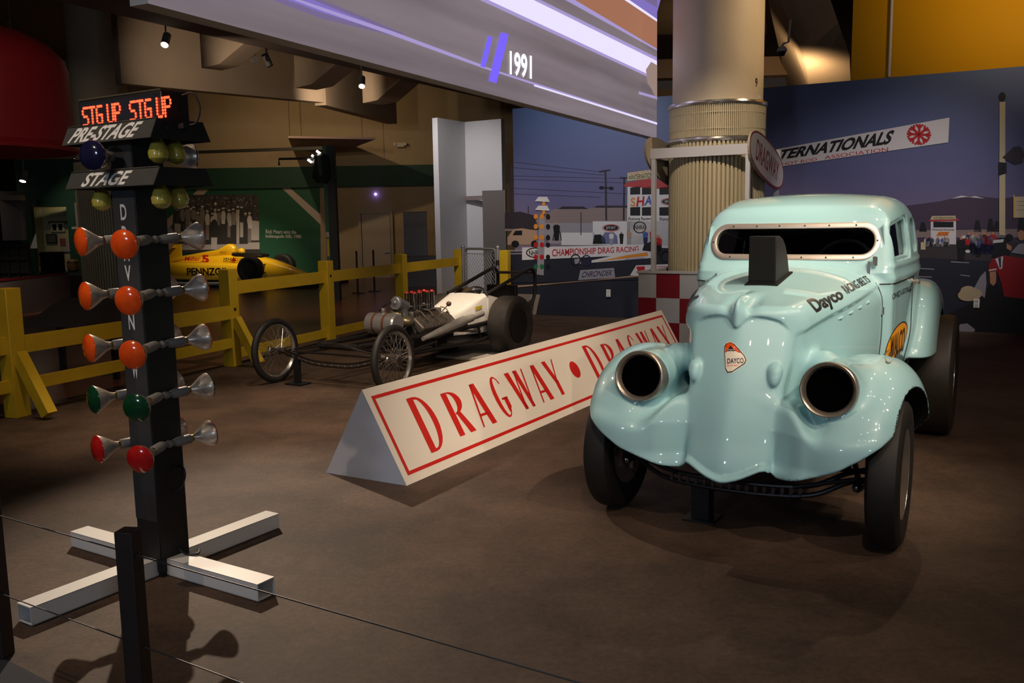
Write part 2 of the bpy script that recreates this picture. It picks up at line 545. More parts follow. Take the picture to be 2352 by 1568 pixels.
def mp(px, py, k=1):
    return on_plane(px, py, MP, MN, 0.002 + 0.0016 * k)


def sky_mat():
    m = bpy.data.materials.new('printed_sky'); m.use_nodes = True
    nt = m.node_tree; b = nt.nodes['Principled BSDF']
    tc = nt.nodes.new('ShaderNodeTexCoord'); sp = nt.nodes.new('ShaderNodeSeparateXYZ')
    nt.links.new(tc.outputs['Object'], sp.inputs[0])
    r = nt.nodes.new('ShaderNodeValToRGB')
    mr = nt.nodes.new('ShaderNodeMapRange'); mr.inputs['From Min'].default_value = 1.2; mr.inputs['From Max'].default_value = 3.3
    nt.links.new(sp.outputs['Z'], mr.inputs['Value']); nt.links.new(mr.outputs['Result'], r.inputs['Fac'])
    e = r.color_ramp.elements
    e[0].position = 0.0; e[0].color = (0.20, 0.15, 0.22, 1)
    e[1].position = 1.0; e[1].color = (0.075, 0.12, 0.25, 1)
    k = r.color_ramp.elements.new(0.35); k.color = (0.12, 0.115, 0.245, 1)
    nt.links.new(r.outputs['Color'], b.inputs['Base Color'])
    b.inputs['Roughness'].default_value = 0.55
    return m


def pm(r, g, b, n): return mat('print_' + n, srgb(r, g, b), 0.55)


P_ASPH = pm(38, 40, 52, 'asphalt'); P_ASPH2 = pm(62, 54, 56, 'asphalt_light'); P_WHITE = pm(215, 210, 208, 'white')
P_GREY = pm(150, 145, 150, 'grey'); P_RED = pm(185, 30, 35, 'red'); P_BLK = pm(24, 22, 26, 'black'); P_TAN = pm(170, 140, 118, 'tan')
P_BARN = pm(140, 122, 118, 'barn'); P_POLE = pm(52, 44, 50, 'pole'); P_MTN = pm(72, 58, 78, 'mountain'); P_ORG = pm(225, 140, 50, 'orange')
P_BLUE = pm(70, 90, 160, 'blue'); P_SKIN = pm(190, 135, 105, 'skin'); P_GRN = pm(40, 110, 70, 'green'); P_YEL = pm(230, 180, 60, 'yellow')
P_ROOF = pm(175, 60, 60, 'roof'); P_HAT = pm(190, 170, 135, 'hat'); P_SHIRT = pm(150, 24, 32, 'shirt'); P_NAVY = pm(34, 38, 78, 'navy')
P_CREAM = pm(205, 190, 150, 'cream'); P_LILAC = pm(110, 112, 150, 'windscreen')
M = MB()
mu = lambda u, z, k=1: MP + MU * u + MN * (0.002 + 0.0016 * k) + np.array([0, 0, z])
M.mat(sky_mat()); M.poly([mu(WU0, 0.0, 0), mu(WU1, 0.0, 0), mu(WU1, WH, 0), mu(WU0, WH, 0)])


def mpoly(m, pts, k=1): M.mat(m); M.poly([mp(x, y, k) for x, y in pts])
def mrect(m, x0, y0, x1, y1, k=1): mpoly(m, [(x0, y1), (x1, y1), (x1, y0), (x0, y0)], k)
def mline(m, p, q, w, k=1):
    d = unit([q[0] - p[0], q[1] - p[1], 0]); nx, ny = -d[1] * w / 2, d[0] * w / 2
    mpoly(m, [(p[0] + nx, p[1] + ny), (q[0] + nx, q[1] + ny), (q[0] - nx, q[1] - ny), (p[0] - nx, p[1] - ny)], k)
def mell(m, cx, cy, rx, ry, k=1, n=20, rot=0.0):
    c, s = math.cos(rot), math.sin(rot)
    mpoly(m, [(cx + rx * math.cos(a) * c - ry * math.sin(a) * s, cy + rx * math.cos(a) * s + ry * math.sin(a) * c) for a in (2 * PI * i / n for i in range(n))][::-1], k)
def mring(m, cx, cy, rx, ry, w, k=1, n=24):
    M.mat(m)
    o = [mp(cx + rx * math.cos(2 * PI * i / n), cy + ry * math.sin(2 * PI * i / n), k) for i in range(n)]
    q = [mp(cx + (rx - w) * math.cos(2 * PI * i / n), cy + (ry - w) * math.sin(2 * PI * i / n), k) for i in range(n)]
    M.add(o + q, [(i, (i + 1) % n, n + (i + 1) % n, n + i) for i in range(n)])
def mtext(m, st, quad, k=2, shear=0.0, bold=0.0):
    f = bil([(x, y, 0) for x, y in quad]); M.mat(m)
    M.text(st, lambda u, v: mp(f(u, v)[0], f(u, v)[1], k), shear, bold)
def mman(x, y, h, body, legs, k=4, skin=None):
    """a printed figure: head, trunk, legs; x, y = feet"""
    w = h * 0.15
    mpoly(legs, [(x - w * .8, y), (x + w * .8, y), (x + w, y - h * .48), (x - w, y - h * .48)], k)
    mpoly(body, [(x - w, y - h * .45), (x + w, y - h * .45), (x + w * 1.25, y - h * .78), (x + w * .5, y - h * .86), (x - w * .5, y - h * .86), (x - w * 1.25, y - h * .78)], k)
    mell(skin or P_SKIN, x, y - h * .92, h * .07, h * .085, k, 10)


# left-hand picture
mpoly(P_ASPH, [(1130, 790), (1800, 790), (1800, 560), (1130, 580)], 1)
mpoly(P_BARN, [(1160, 530), (1380, 530), (1545, 540), (1545, 478), (1445, 476), (1272, 480), (1250, 496), (1160, 512)], 2)
mpoly(P_POLE, [(1282, 480), (1292, 474), (1340, 474), (1352, 480)], 3); mpoly(P_POLE, [(1365, 476), (1372, 472), (1445, 472), (1445, 477)], 3)
mpoly(P_POLE, [(1160, 525), (1240, 528), (1226, 494), (1196, 486), (1160, 488)], 3)
mpoly(P_GREY, [(1262, 560), (1545, 560), (1545, 512), (1240, 512), (1250, 540)], 3)
mpoly(P_WHITE, [(1290, 563), (1366, 563), (1366, 534), (1290, 534)], 4)
mpoly(P_TAN, [(1166, 562), (1236, 562), (1234, 530), (1200, 524), (1180, 526), (1166, 545)], 4)
mpoly(P_BLK, [(1178, 540), (1200, 540), (1200, 529), (1184, 530)], 5); mell(P_BLK, 1184, 560, 9, 8, 5, 12); mell(P_BLK, 1228, 560, 8, 8, 5, 12)
for p, q in (((1175, 375), (1175, 520)), ((1391, 392), (1393, 506)), ((1434, 407), (1433, 506)), ((1214, 473), (1214, 505)), ((1335, 487), (1335, 540))):
    mline(P_POLE, p, q, 6 if q[1] > 515 and p[1] < 400 else (4 if p[1] < 410 else 2), 4)
mline(P_POLE, (1376, 394), (1402, 390), 3, 4); mline(P_POLE, (1380, 430), (1407, 432), 3, 4); mline(P_POLE, (1424, 408), (1444, 408), 2.5, 4)
mell(P_BLK, 1382, 431, 6, 4, 5, 8); mell(P_BLK, 1404, 432, 6, 4, 5, 8)
for a, b in (((1180, 372), (1390, 396)), ((1180, 385), (1390, 402)), ((1180, 404), (1440, 410)), ((1180, 412), (1440, 420)), ((1180, 432), (1440, 445)), ((1180, 445), (1380, 453))):
    mline(P_POLE, a, b, 0.8, 2)
# tower
mpoly(P_WHITE, [(1440, 565), (1548, 570), (1548, 425), (1442, 428)], 4)
mpoly(P_ROOF, [(1432, 428), (1556, 436), (1556, 428), (1500, 408), (1438, 420)], 5)
mpoly(P_CREAM, [(1442, 416), (1512, 408), (1512, 387), (1442, 397)], 5)
mtext(P_BLK, 'WINTERNATIONALS', [(1444, 414), (1511, 407), (1511, 394), (1444, 403)], 6, bold=0.01)
mtext(P_RED, 'HOME OF THE', [(1446, 402), (1500, 394), (1500, 390), (1446, 398)], 6)
for x0, x1 in ((1448, 1471), (1475, 1503), (1515, 1548)):
    mpoly(P_BLK, [(x0, 447), (x1, 446), (x1, 427), (x0, 431)], 5); mpoly(P_BLK, [(x0, 495), (x1, 495), (x1, 475), (x0, 476)], 5)
mtext(P_ORG, 'S', [(1449, 475), (1460, 474), (1460, 453), (1449, 454)], 6, bold=0.03)
mtext(P_RED, 'H', [(1462, 474), (1479, 473), (1481, 450), (1465, 452)], 6, bold=0.03)
mtext(P_BLUE, 'A', [(1480, 472), (1497, 470), (1500, 448), (1484, 450)], 6, bold=0.03)
mtext(P_BLK, 'Pomona Raceway', [(1444, 508), (1502, 507), (1502, 498), (1444, 499)], 6, bold=0.01)
mtext(P_BLK, 'Pomona', [(1516, 507), (1546, 507), (1546, 498), (1516, 499)], 6, bold=0.01)
mpoly(P_WHITE, [(1362, 562), (1548, 566), (1548, 508), (1362, 508)], 4)
mring(P_BLK, 1470, 522, 15, 14, 2.5, 5); mtext(P_BLK, 'NHRA', [(1458, 527), (1482, 527), (1482, 517), (1458, 517)], 6, bold=0.01)
for cx, cy in ((1404, 523), (1538, 463)):
    mell(P_BLK, cx, cy, 17, 6, 5); mring(P_RED, cx, cy, 20, 8, 1.5, 6); mtext(P_WHITE, 'SPORT', [(cx - 11, cy + 3), (cx + 11, cy + 3), (cx + 11, cy - 3), (cx - 11, cy - 3)], 6)
# cars and people behind the barrier
mpoly(P_BLK, [(1362, 560), (1392, 560), (1390, 548), (1380, 538), (1366, 539)], 5)
mpoly(P_LILAC, [(1384, 560), (1420, 560), (1418, 542), (1410, 533), (1390, 533), (1382, 545)], 5)
for x, y, h, b_, l_ in ((1405, 562, 30, P_WHITE, P_GREY), (1428, 560, 28, P_BLK, P_BLK), (1446, 560, 32, P_TAN, P_GREY), (1483, 562, 34, P_BLUE, P_NAVY), (1499, 560, 34, P_RED, P_BLK), (1279, 552, 42, P_BLK, P_BLK)):
    mman(x, y, h, b_, l_, 6)
mline(P_BLK, (1270, 552), (1275, 530), 2, 5); mline(P_BLK, (1290, 552), (1286, 530), 2, 5)
# barrier banner
mpoly(P_WHITE, [(1200, 597), (1520, 583), (1520, 560), (1200, 568)], 7)
mtext(P_RED, 'CHAMPIONSHIP DRAG RACING', [(1269, 589), (1468, 577), (1468, 565), (1269, 572)], 8, bold=0.015)
mring(P_BLK, 1230, 580, 21, 12, 2.5, 8); mtext(P_BLK, 'NHRA', [(1216, 587), (1245, 586), (1245, 574), (1216, 575)], 9, bold=0.015)
mline(P_GREY, (1166, 576), (1200, 575), 3, 3); mline(P_GREY, (1166, 583), (1200, 582), 2.5, 3)
mpoly(P_ASPH, [(1160, 600), (1200, 598), (1520, 585), (1548, 596), (1548, 640), (1160, 650)], 7)
# printed dragster
mpoly(P_WHITE, [(1358, 603), (1500, 592), (1500, 574), (1470, 574), (1358, 598)], 9)
mpoly(P_ORG, [(1375, 600), (1490, 587), (1488, 579), (1440, 586)], 10)
mtext(P_BLUE, 'BABY the ROCKET', [(1437, 598), (1482, 594), (1482, 590), (1437, 594)], 11)
for cx in (1323, 1348): mring(P_BLK if cx < 1330 else P_NAVY, cx, 596 + (cx > 1330) * 2, 12, 13, 2.5, 11)
mpoly(P_GREY, [(1322, 608), (1336, 605), (1334, 592), (1320, 595)], 10)
mring(P_BLK, 1530, 588, 14, 16, 5, 11); mpoly(P_BLK, [(1476, 575), (1520, 580), (1520, 560), (1500, 552), (1480, 562)], 10)
mman(1512, 585, 46, P_RED, P_BLK, 10)
# guard rail line, box sign and chevron board
mpoly(P_TAN, [(1160, 662), (1482, 634), (1482, 629), (1300, 650), (1160, 657)], 8)
mpoly(P_GREY, [(1329, 643), (1414, 637), (1411, 615), (1334, 620)], 9)
mtext(P_NAVY, 'CHRONDEK', [(1338, 637), (1408, 632), (1408, 619), (1338, 624)], 10, shear=0.06, bold=0.005)
mpoly(P_WHITE, [(1448, 632), (1482, 634), (1548, 628), (1548, 606), (1462, 609)], 9)
mpoly(P_RED, [(1462, 612), (1482, 611), (1482, 630), (1466, 622)], 10); mtext(P_RED, 'NATIONALS', [(1500, 620), (1546, 618), (1546, 609), (1500, 611)], 10)
# printed starting tree
mpoly(P_GREY, [(1234, 630), (1250, 632), (1253, 500), (1240, 500)], 10)
for y in (458, 478): mpoly(P_WHITE, [(1230, y + 4), (1264, y + 6), (1258, y - 6), (1238, y - 6)], 11); mell(P_ORG, 1250, y + 10, 4, 5, 11, 10)
for i, y in enumerate((497, 520, 545, 562, 590, 612)):
    for dx in (-12, 2, 16): mell((P_ORG, P_ORG, P_ORG, P_RED, P_RED, P_GRN)[i] if dx < 10 else P_BLK, 1244 + dx, y, 5, 6, 12, 10)
# right-hand picture
mpoly(P_MTN, [(1760, 560), (2420, 560), (2420, 446), (2352, 452), (2290, 455), (2240, 450), (2205, 451), (2160, 462), (2100, 470), (1900, 500), (1760, 520)], 1)
mpoly(P_WHITE, [(2186, 456), (2220, 452), (2262, 456), (2240, 450), (2228, 452), (2208, 449)], 2)
mpoly(P_BARN, [(1760, 545), (2420, 545), (2420, 524), (2200, 528), (1760, 530)], 2)
for x, h in ((2120, 22), (2245, 26), (2275, 30), (2290, 24), (2345, 40)): mpoly(P_BLK, [(x - 9, 532), (x + 9, 532), (x + 4, 532 - h), (x - 4, 532 - h)], 2)
mpoly(P_ASPH2, [(1760, 800), (2460, 800), (2460, 556), (2200, 556), (1760, 556)], 3)
mpoly(P_ASPH, [(1760, 800), (2460, 800), (2460, 640), (2300, 600), (1760, 575)], 4)
for a, b in (((2110, 616), (2146, 618)), ((2184, 601), (2226, 603)), ((2206, 631), (2228, 634)), ((2110, 635), (2140, 636))): mline(P_GREY, a, b, 2.2, 5)
mpoly(P_WHITE, [(2138, 560), (2196, 561), (2196, 500), (2138, 500)], 4); mpoly(P_BLK, [(2144, 522), (2190, 522), (2190, 509), (2144, 509)], 5)
mpoly(P_ROOF, [(2134, 509), (2202, 507), (2202, 502), (2134, 504)], 6); mpoly(P_CREAM, [(2140, 505), (2195, 504), (2195, 495), (2140, 496)], 6)
mtext(P_BLK, 'WINTERNATIONALS', [(2143, 503), (2193, 502), (2193, 497), (2143, 498)], 7)
mtext(P_BLK, 'Pomona Raceway', [(2142, 530), (2192, 530), (2192, 525), (2142, 525)], 7)
mpoly(P_ORG, [(2150, 541), (2176, 541), (2182, 532), (2156, 532)], 6); mtext(P_RED, 'ACCEL', [(2154, 540), (2178, 540), (2179, 533), (2156, 533)], 7)
rr = random.Random(3)
for i in range(16):
    x = 2116 + rr.random() * 62; mman(x, 562 + rr.random() * 4, 20, rr.choice([P_WHITE, P_GREY, P_BLUE, P_BLK]), rr.choice([P_BLK, P_GREY]), 7)
for i in range(14):
    x = 2226 + i * 4.2; mman(x, 575 + rr.random() * 14, 40 + rr.random() * 8, rr.choice([P_WHITE, P_BLUE, P_GREY, P_NAVY, P_RED]), rr.choice([P_BLK, P_NAVY]), 8)
mman(2208, 598, 56, P_BLK, P_BLK, 9); mell(P_WHITE, 2214, 544, 5, 4, 10, 8); mman(2222, 578, 34, P_RED, P_BLK, 9); mell(P_WHITE, 2223, 577, 6, 4, 10, 8)
mpoly(P_CREAM, [(2115, 573), (2126, 573), (2126, 556), (2115, 556)], 7)
# printed pole with loudspeaker, notice on the far right
mpoly(P_CREAM, [(2295, 540), (2309, 540), (2309, 234), (2296, 234)], 9)
mpoly(P_BLK, [(2294, 404), (2312, 398), (2312, 374), (2294, 372)], 10); mell(P_BLK, 2302, 222, 8, 10, 10, 12)
mpoly(P_POLE, [(2302, 362), (2330, 336), (2346, 340), (2350, 372), (2332, 378)], 10); mell(P_POLE, 2338, 356, 14, 20, 11, 16)
mpoly(P_CREAM, [(2328, 500), (2440, 498), (2440, 448), (2328, 452)], 9); mline(P_YEL, (2329, 447), (2329, 500), 3, 10)
for y in (463, 472, 482): mline(P_GREY, (2336, y), (2420, y - 2), 1.5, 10)
# red-shirted man in the foreground of the print
mpoly(P_SHIRT, [(2270, 625), (2290, 622), (2300, 650), (2306, 680), (2460, 700), (2460, 600), (2340, 592), (2306, 586), (2280, 594), (2272, 606)], 12)
mpoly(P_WHITE, [(2286, 594), (2304, 588), (2302, 616), (2296, 618)], 13); mpoly(P_NAVY, [(2293, 592), (2299, 590), (2299, 614), (2296, 614)], 14)
mpoly(P_WHITE, [(2271, 622), (2289, 619), (2289, 616), (2271, 619)], 13)
mpoly(P_SKIN, [(2273, 623), (2288, 620), (2288, 648), (2282, 656), (2274, 650)], 12)
mpoly(P_BLK, [(2278, 590), (2284, 560), (2296, 546), (2312, 548), (2322, 572), (2318, 590)], 11); mpoly(P_WHITE, [(2280, 558), (2304, 556), (2306, 549), (2282, 551)], 12)
mpoly(P_SKIN, [(2312, 558), (2324, 566), (2322, 576), (2312, 570)], 12); mell(P_BLK, 2318, 545, 9, 8, 11, 12)
mpoly(P_GREY, [(2322, 580), (2460, 600), (2460, 545), (2340, 560)], 11); mell(P_SKIN, 2346, 540, 9, 12, 10, 12)
mpoly(P_BLK, [(2150, 760), (2460, 790), (2460, 690), (2306, 678), (2288, 640), (2240, 690), (2180, 720)], 10)
mell(P_HAT, 2228, 676, 28, 15, 12, 20, -0.1); mell(P_HAT, 2224, 668, 18, 12, 13, 16); mpoly(P_GREY, [(2236, 664), (2252, 634), (2264, 622), (2266, 650), (2262, 684)], 11)
mpoly(P_GREY, [(2198, 752), (2206, 744), (2222, 742), (2240, 756), (2236, 764), (2200, 764)], 12)
# printed banner across the sky
bq = [(1700, 396), (2178, 327), (2181, 270), (1700, 358)]
mpoly(P_WHITE, bq, 8)
mtext(P_BLK, 'NTERNATIONALS', [(1764, 371), (2050, 330), (2050, 299), (1764, 350)], 9, shear=0.05, bold=0.04)
mtext(P_RED, 'HOT ROD', [(1796, 381), (1877, 369), (1877, 362), (1796, 374)], 9)
mtext(P_RED, 'ASSOCIATION', [(1894, 366), (2040, 347), (2040, 338), (1894, 358)], 9)
for i in range(8):
    a = PI / 8 * 0 + i * PI / 4 + 0.06; c = (2111, 309); q = (c[0] + 28 * math.cos(a), c[1] + 24 * math.sin(a)); mline(P_RED, c, q, 5.5, 9 + i % 2)
    for s in (-0.75, 0.75):
        e = (c[0] + 17 * math.cos(a), c[1] + 15 * math.sin(a)); mline(P_RED, e, (e[0] + 12 * math.cos(a + s), e[1] + 11 * math.sin(a + s)), 4.5, 11)
mur = M.build('photo_mural', smooth=0)
tag(mur, 'floor to ceiling photo mural of a drag strip under a blue evening sky', 'mural')

# mustard panel over the right end of the wall, with a white conduit
W = MB(); q0 = on_plane(1953, 170, MP, MN, -0.05); u0 = (q0 - MP) @ MU
a = MP + MU * u0 - MN * 0.05; b = MP + MU * WU1 - MN * 0.05
W.prism([a + [0, 0, WH], b + [0, 0, WH], b - MN * 0.15 + [0, 0, WH], a - MN * 0.15 + [0, 0, WH]], (0, 0, 2.2))
tag(W.build('wall_panel', mat('mustard', srgb(205, 150, 0), 0.6, spec=0.15), smooth=0), 'large mustard yellow panel rising above the right end of the photo wall', 'panel')
W = MB(); q = on_plane(2045, 100, MP, MN, 0.0); u = (q - MP) @ MU; c = MP + MU * u - MN * 0.01
W.cyl(c + [0, 0, WH + 0.01], c + [0, 0, WH + 2.1], 0.018, n=10)
tag(W.build('conduit_pipe', WHITE), 'thin white conduit running up the mustard yellow panel', 'pipe')
# wall outlets
for i, (px, py) in enumerate(((1399, 673), (2243, 696))):
    q = on_plane(px, py, MP, MN); r = empty('wall_outlet', q + MN * 0.026, math.atan2(MU[1], MU[0]),
        ('white wall outlet low on the mural left of the checkered booth', 'white wall outlet low on the mural below the printed sun hat')[i], 'outlet', 'outlets on the photo wall')
    k = MB(); k.box((0, 0, 0), (0.07, 0.012, 0.115)); k.build('cover_plate', mat('outlet_white', (0.8, 0.78, 0.72), 0.35), r, bevel=0.003)
    for z in (-0.027, 0.027):
        k = MB(); k.mat(mat('outlet_face', (0.62, 0.6, 0.55), 0.4)); k.box((0, -0.008, z), (0.036, 0.006, 0.036)); k.mat(BLACK)
        for x in (-0.008, 0.008): k.box((x, -0.0115, z + 0.004), (0.004, 0.002, 0.012))
        k.build('socket', None, r)
# ================================================================== the pale blue gasser (body from an implicit surface)
def smin(a, b, k):
    h = np.clip(0.5 + 0.5 * (b - a) / k, 0, 1)
    return b * (1 - h) + a * h - k * h * (1 - h)


def smax(a, b, k): return -smin(-a, -b, k)
def sstep(a, b, x):
    t = np.clip((x - a) / (b - a), 0, 1); return t * t * (3 - 2 * t)
def tab(t, xs, ys): return np.interp(t, xs, ys)


def spl(xs, ys, n=200):
    """smooth table through knots"""
    xs = np.array(xs, float); ys = np.array(ys, float)
    X = np.linspace(xs[0], xs[-1], n); m = np.gradient(ys, xs)
    i = np.clip(np.searchsorted(xs, X) - 1, 0, len(xs) - 2); h = xs[i + 1] - xs[i]; t = (X - xs[i]) / h
    Y = (2 * t ** 3 - 3 * t ** 2 + 1) * ys[i] + (t ** 3 - 2 * t ** 2 + t) * h * m[i] + (-2 * t ** 3 + 3 * t ** 2) * ys[i + 1] + (t ** 3 - t ** 2) * h * m[i + 1]
    return lambda q: np.interp(q, X, Y)


HOOD_Z = spl([-0.3, -0.14, 0.1, 0.35, 0.7, 1.0, 1.3], [1.075, 1.10, 1.145, 1.18, 1.225, 1.26, 1.29])
HOOD_W = spl([-0.35, -0.13, 0.1, 0.4, 0.75, 0.95, 1.3], [0.235, 0.268, 0.335, 0.425, 0.505, 0.535, 0.56])
CREASE = spl([-0.3, -0.1, 0.15, 0.45, 0.8, 1.1], [0.90, 0.975, 1.035, 1.085, 1.135, 1.16])
CAB_W = spl([0.7, 0.9, 1.2, 1.6, 1.9, 2.2, 2.6, 2.9], [0.50, 0.540, 0.560, 0.577, 0.58, 0.565, 0.50, 0.40])
ROOF_Z = spl([0.6, 0.92, 1.0, 1.1, 1.3, 1.6, 1.9, 2.2, 2.45, 2.7, 3.0], [1.40, 1.520, 1.555, 1.590, 1.634, 1.652, 1.638, 1.573, 1.45, 1.20, 0.8])
GRILLE_Y = spl([0.28, 0.34, 0.5, 0.7, 0.9, 1.08], [-0.375, -0.385, -0.345, -0.285, -0.208, -0.138])
GRILLE_W = spl([0.28, 0.45, 0.7, 0.9, 1.0, 1.1], [0.185, 0.192, 0.21, 0.235, 0.24, 0.24])
ZLOW = lambda a: np.interp(a, [0, .03, .08, .165, .185, .205, .225, .25, .30, .4, .5, .6, .67, .72, .77, .83, .95], [.312, .316, .332, .372, .372, .350, .336, .336, .345, .378, .420, .485, .535, .585, .66, .75, .95])


def f_hood(x, y, z):
    ax = np.abs(x)
    w = HOOD_W(y) - 0.022 * sstep(CREASE(y) + 0.004, CREASE(y) - 0.03, z) - 0.03 * sstep(0.9, 0.5, z)
    fade = sstep(0.16, -0.12, y)
    ridge = 0.038 * np.exp(-(ax / 0.021) ** 2) * fade + 0.016 * np.exp(-((ax - 0.075) / 0.04) ** 2) * fade * 0 - 0.012 * np.exp(-((ax - 0.055) / 0.028) ** 2) * fade
    # raised panel of the hood top, an outlined flat around the scoop
    pan = 0.0
    zt = HOOD_Z(y) - 0.34 * ax ** 2 - 0.9 * np.clip(ax - 0.30, 0, 1) ** 2 + ridge + pan
    top = (z - zt) * 0.9
    side = ax - w
    d = smax(side, top, 0.085)
    # nose: peak on the centre line, arcs falling to each side
    arc = 1.052 - 0.05 * np.exp(-(ax / 0.035) ** 2) - 2.3 * np.clip(ax - 0.09, 0, 1) ** 2 * (1 + 8 * np.clip(ax - 0.18, 0, 1))
    front = (-0.160 + 1.0 * ax ** 2) - y + 0.22 * np.clip(arc - z, -0.2, 0.6) * 0
    nose = smax(front, arc - z, 0.022)
    lip = -0.152 + 1.15 * ax ** 2 - 0.028 * np.exp(-(ax / 0.03) ** 2) - y
    d = smax(d, lip, 0.05)
    d = np.where(True, d, nose)
    # undercut so that the grille sits behind the lip
    d = smax(d, -np.maximum(smax(y - (0.02 + 1.2 * ax ** 2), z - arc, 0.01), ax - GRILLE_W(z) + 0.006), 0.014)
    d = np.maximum(d, y - 1.0)
    return np.maximum(d, 0.48 - z)


def f_grille(x, y, z):
    ax = np.abs(x)
    front = GRILLE_Y(z) + 0.26 * (np.sqrt(ax ** 2 + 0.0016) - 0.04) + 0.45 * ax ** 2 + 0.004 - y - 0.03 * sstep(0.036, 0.012, z - ZLOW(ax))
    side = ax - GRILLE_W(z) - 0.012
    d = smax(front, side, 0.045)
    d = np.maximum(d, y - 0.25)
    d = np.maximum(d, z - 1.055)
    # small teardrop bumps
    r = np.sqrt(((ax - 0.188) / 1.0) ** 2 + (y - (GRILLE_Y(z) + 0.050)) ** 2 + (np.where(z > 0.815, z - 0.815, (z - 0.815) * 0.45)) ** 2) - 0.032
    return smin(d, r, 0.016)


def f_fender(x, y, z):
    ax = np.abs(x)
    dy = np.where(y < 0.20, (y - 0.20) / 0.57, (y - 0.20) / 0.42)
    dz = np.where(z > 0.46, (z - 0.46) / 0.395, (z - 0.46) / 0.35)
    rho = np.sqrt(dy ** 2 + dz ** 2)
    u = np.abs((ax - 0.545) / np.where(ax > 0.545, 0.268, 0.22))
    e = (u ** 2.6 + rho ** 2.6) ** (1 / 2.6)
    d = (e - 1) * 0.33
    # the apron sweeping in to the foot of the grille
    fy = -0.270 - 0.085 * sstep(0.19, 0.36, ax) + 0.10 * sstep(0.50, 0.85, ax) + 0.28 * np.clip(z - 0.55, 0, 1) - 0.02 * sstep(0.42, 0.34, z)
    ap = smax(fy - y, z - (0.672 - 0.16 * sstep(0.25, 0.44, ax)), 0.05)
    ap = smax(ap, ax - 0.66, 0.12)
    ap = np.maximum(ap, y - 0.1)
    d = smin(d, ap, 0.11)
    # lamp pod
    yy = np.clip(y, -0.19, 0.10); rr = 0.124 - 0.045 * sstep(-0.1, 0.18, y)
    pod = np.sqrt((ax - 0.440) ** 2 + (z - 0.752 + 0.05 * (y + 0.2)) ** 2 + (y - yy) ** 2) - rr
    d = smin(d, pod, 0.07)
    bl = np.sqrt((ax - 0.36) ** 2 + ((y - 0.06) * 0.8) ** 2 + (z - 0.81) ** 2) - 0.074
    d = smin(d, bl, 0.035)
    # tube bore and lower edge, wheel opening
    rb = np.sqrt((ax - 0.440) ** 2 + (z - 0.757 + 0.18 * (y + 0.285)) ** 2)
    d = smax(d, -np.maximum(rb - 0.134, y + 0.268 - 0.18 * (z - 0.757)), 0.016)
    d = smax(d, -np.maximum(rb - 0.104, y - 0.0), 0.01)
    well = np.maximum(np.sqrt((y - 0.04) ** 2 + (z - 0.36) ** 2) - 0.375, 0.50 - ax)
    d = smax(d, -well, 0.008)
    return d


def f_front_cut(x, y, z):
    ax = np.abs(x)
    zl = ZLOW(ax) + np.where(y > -0.12, -1.0 * np.clip(y + 0.12, 0, 0.16), 0) * sstep(0.5, 0.8, ax) + np.where(y > 0.1, np.clip(0.52 - ZLOW(ax) + 0.16, -1, 1), 0) * sstep(0.08, 0.14, y) * 0
    return (zl - z) * 0.8


def f_cab(x, y, z, off=0.0):
    ax = np.abs(x)
    w = CAB_W(y) - 0.055 * sstep(0.85, 0.45, z) - 0.17 * np.clip(z - 1.20, 0, 1) ** 1.15 - off
    # belt mouldings
    if off == 0:
        w = w + 0.010 * np.exp(-((z - 1.165) / 0.028) ** 2) + 0.006 * np.exp(-((z - 1.235) / 0.016) ** 2)
    zr = ROOF_Z(y) - 0.15 * ax ** 2 - off
    d = smax(ax - w, (z - zr) * 0.92, 0.115)
    # windscreen plane leaning back, cowl below
    fr = (0.905 + 0.42 * np.clip(z - 1.30, -0.1, 0.4) + 0.22 * ax ** 2 + off) - y
    d = smax(d, fr, 0.05)
    d = smax(d, (y - (2.72 + off * -1) - 0.0) , 0.1)
    return np.maximum(d, 0.46 - z)


def rbox2(a, b, ha, hb, r):
    qa = np.abs(a) - ha + r; qb = np.abs(b) - hb + r
    return np.sqrt(np.maximum(qa, 0) ** 2 + np.maximum(qb, 0) ** 2) + np.minimum(np.maximum(qa, qb), 0) - r


WS_Z, WS_HX, WS_HZ = 1.373, 0.445, 0.078


def f_rear(x, y, z):
    ax = np.abs(x)
    dy = (y - 2.46) / np.where(y < 2.46, 0.74, 0.66); dz = (z - 0.42) / 0.655
    e = (np.abs((ax - 0.43) / 0.272) ** 6 + (dy ** 2 + dz ** 2) ** 3) ** (1 / 6)
    d = (e - 1) * 0.28
    d = smax(d, 0.615 - z, 0.012)
    well = np.maximum(np.sqrt((y - 2.5) ** 2 + (z - 0.40) ** 2) - 0.46, 0.52 - ax)
    return smax(d, -well, 0.01)


